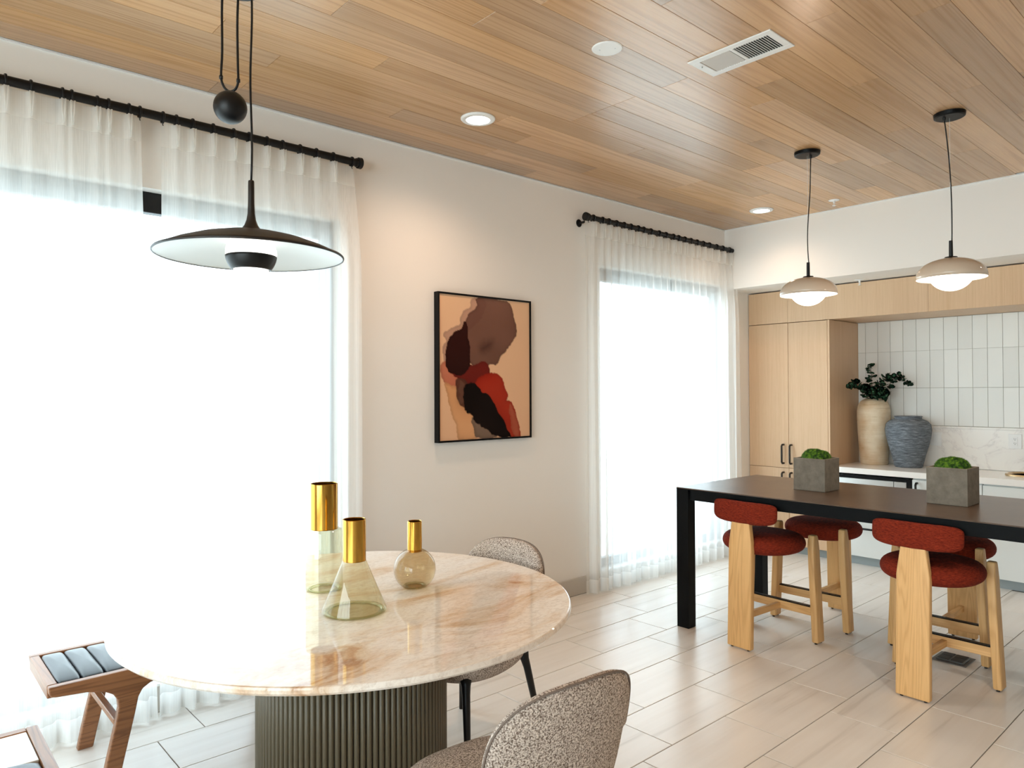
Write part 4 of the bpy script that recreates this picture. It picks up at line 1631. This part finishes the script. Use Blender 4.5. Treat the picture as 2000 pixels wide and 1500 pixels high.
# ---- concrete planters with moss
def planter(label, x, y, seed):
    t = thing('planter', label, 'planter', (x, y, BZ + 0.0005), 0, 'moss planters on the bar table')
    S, Hh, th = 0.1, 0.2, 0.012
    bm = bmesh.new()
    o = [bm.verts.new((sx * S, sy * S, z)) for z in (0, Hh) for sx, sy in ((-1, -1), (1, -1), (1, 1), (-1, 1))]
    i_ = [bm.verts.new((sx * (S - th), sy * (S - th), z)) for z in (Hh - 0.03, Hh) for sx, sy in ((-1, -1), (1, -1), (1, 1), (-1, 1))]
    bm.faces.new(o[0:4][::-1])
    bm.faces.new(i_[0:4])
    for k in range(4):
        j = (k + 1) % 4
        bm.faces.new((o[k], o[j], o[4 + j], o[4 + k]))
        bm.faces.new((i_[k], i_[4 + k], i_[4 + j], i_[j]))
        bm.faces.new((o[4 + k], o[4 + j], i_[4 + j], i_[4 + k]))
    bevel_all(bm, 0.0025, 2)
    obj('box', bm, CONC, t)
    rnd = random.Random(seed)
    bm = bmesh.new()
    RX, RY = 0.0875, 0.0865

    def hgt(px, py):
        q = (px / RX) ** 2 + (py / RY) ** 2
        return Hh - 0.012 + 0.062 * max(0.0, 1 - q) ** 0.5 * (1 + 0.25 * noise.noise((px * 22, py * 22, seed)))
    n = 22
    rings = [[bm.verts.new((0, 0, hgt(0, 0)))]]
    for r in range(1, 9):
        rr = r / 8
        rings.append([bm.verts.new((RX * rr * cos(2 * pi * q / n), RY * rr * sin(2 * pi * q / n), hgt(RX * rr * cos(2 * pi * q / n), RY * rr * sin(2 * pi * q / n)))) for q in range(n)])
    for q in range(n):
        bm.faces.new((rings[0][0], rings[1][q], rings[1][(q + 1) % n]))
        for a, b in zip(rings[1:-1], rings[2:]):
            bm.faces.new((a[q], b[q], b[(q + 1) % n], a[(q + 1) % n]))
    for _ in range(5200):
        a, rr = rnd.uniform(0, 2 * pi), sqrt(rnd.random())
        px, py = RX * rr * cos(a), RY * rr * sin(a)
        p = Vector((px, py, hgt(px, py) - 0.002))
        d = Vector((px / RX * 0.8 + rnd.uniform(-.6, .6), py / RY * 0.8 + rnd.uniform(-.6, .6), 0.8)).normalized() * rnd.uniform(0.005, 0.012)
        s = Vector((rnd.uniform(-1, 1), rnd.uniform(-1, 1), rnd.uniform(-.4, .4))).normalized() * rnd.uniform(0.0008, 0.0016)
        bm.faces.new((bm.verts.new(p - s), bm.verts.new(p + s), bm.verts.new(p + d)))
    me = bpy.data.meshes.new('moss')
    bm.to_mesh(me)
    bm.free()
    m_ = obj('moss', me, MOSS, t)
    m_['kind'] = 'stuff'
    return t


planter('square grey concrete planter with moss closer to the tall oak cabinet', 4.439, 2.103, 21)
planter('square grey concrete planter with moss at the sink end of the table', 4.439, 1.340, 22)


# ================================================================== BAR STOOLS
def make_stool(label):
    """local +x is the way the sitter looks, origin on the floor under the seat"""
    t = thing('bar_stool', label, 'stool', (0, 0, 0), 0, 'rust red stools at the bar table')
    # seat: round cushion
    def sd(a, b, tt):
        return (a + 0.032, b, 0.602 + tt)
    obj('seat', pillow(0.462, 0.472, 0.112, n=2.2, rk=7.5, na=60, nr=12, deform=sd, top_dome=0.006), REDF, t, smooth=True)
    # backrest: curved pad
    Rb = 0.70

    def bd(a, b, tt):
        ang = a / Rb
        rad = Rb + tt
        return (-0.194 + (Rb - rad * cos(ang)) + 0.05 * b, rad * sin(ang), 0.798 + b)
    nf = lambda th: 6.0 if sin(th) > 0 else 3.8
    obj('backrest', pillow(0.432, 0.130, 0.052, rk=7.0, na=64, nr=12, deform=bd, nfun=nf), REDF, t, smooth=True)
    # rear leg: one wide plank up to the backrest
    ol = [(-0.079, 0.008), (0.079, 0.008), (0.0775, 0.60), (0.075, 0.625), (0.060, 0.735), (0.060, 0.80), (-0.060, 0.80), (-0.060, 0.735), (-0.075, 0.625), (-0.0775, 0.60)]
    bm = extrude_outline(ol, -0.236, -0.198, 0)
    for v in bm.verts:
        v.co.x += 0.024 * (v.co.z / 0.75)
    bevel_all(bm, 0.007, 3, 25)
    o = obj('rear_leg', bm, STOOLW, t)
    autosmooth(o, 30)
    # front legs, splayed
    for s in (-1, 1):
        bm = bmesh.new()
        lv = [(0.008, 0.263, 0.080), (0.35, 0.247, 0.080), (0.56, 0.238, 0.076), (0.625, 0.235, 0.058), (0.645, 0.234, 0.046)]
        rings = []
        for z, y, wx in lv:
            cxx = 0.220
            rings.append([bm.verts.new((cxx - wx / 2, s * y, z)), bm.verts.new((cxx + wx / 2, s * y, z)), bm.verts.new((cxx + wx / 2, s * (y - 0.04), z)), bm.verts.new((cxx - wx / 2, s * (y - 0.04), z))])
        for a, b in zip(rings[:-1], rings[1:]):
            for k in range(4):
                bm.faces.new((a[k], a[(k + 1) % 4], b[(k + 1) % 4], b[k]))
        bm.faces.new(rings[0])
        bm.faces.new(rings[-1])
        bevel_all(bm, 0.008, 3, 30)
        o = obj('front_leg', bm, STOOLW, t)
        autosmooth(o, 30)
    obj('front_stretcher', nbox((0.190, -0.226, 0.163), (0.218, 0.226, 0.213), 0.002), STOOLY, t)
    obj('foot_plate', nbox((0.188, -0.226, 0.2135), (0.222, 0.226, 0.2185), 0.001), BLACKS, t)
    obj('brace', nbox((-0.200, -0.013, 0.163), (0.191, 0.013, 0.2), 0.002), STOOLX, t)
    for gx, gy in ((-0.217, -0.055), (-0.217, 0.055), (0.194, 0.243), (0.246, 0.243), (0.194, -0.243), (0.246, -0.243)):
        obj('glide', nlathe([(0, 0), (0.008, 0), (0.008, 0.009), (0, 0.009)], 12, (gx, gy, 0)), BLACKM, t)
    return t


st = make_stool('rust red bar stool near the black table leg, its back to the room')
spots = [((4.056, 2.272), -3.5, None),
         ((4.058, 1.336), -1.5, 'rust red bar stool over the floor box, its back to the room'),
         ((4.796, 2.215), 180, 'rust red bar stool across the table, tucked behind the one by the table leg'),
         ((4.796, 1.465), 180, 'rust red bar stool across the table, tucked behind the one over the floor box')]
for (xy, rz, lb) in spots:
    s = st if lb is None else copy_tree(st)
    s.location = (xy[0], xy[1], 0)
    s.rotation_euler = (0, 0, radians(rz))
    if lb:
        s['label'] = lb

# ---- floor box
fb = thing('floor_box', 'grey metal electrical floor box under the bar table', 'floor box', (4.565, 1.385, 0.0))
obj('flange', nbox((-0.088, -0.088, 0.0), (0.088, 0.088, 0.004), 0.002), GREYP, fb)
obj('lid', nbox((-0.068, -0.07, 0.004), (0.068, 0.07, 0.012), 0.003), GREYP, fb)
for sx in (-1, 1):
    for sy in (-1, 1):
        x0, x1 = sorted((sx * 0.004, sx * 0.06))
        y0, y1 = sorted((sy * 0.004, sy * 0.062))
        obj('flap', nbox((x0, y0, 0.012), (x1, y1, 0.0145), 0.001), GREYD, fb)
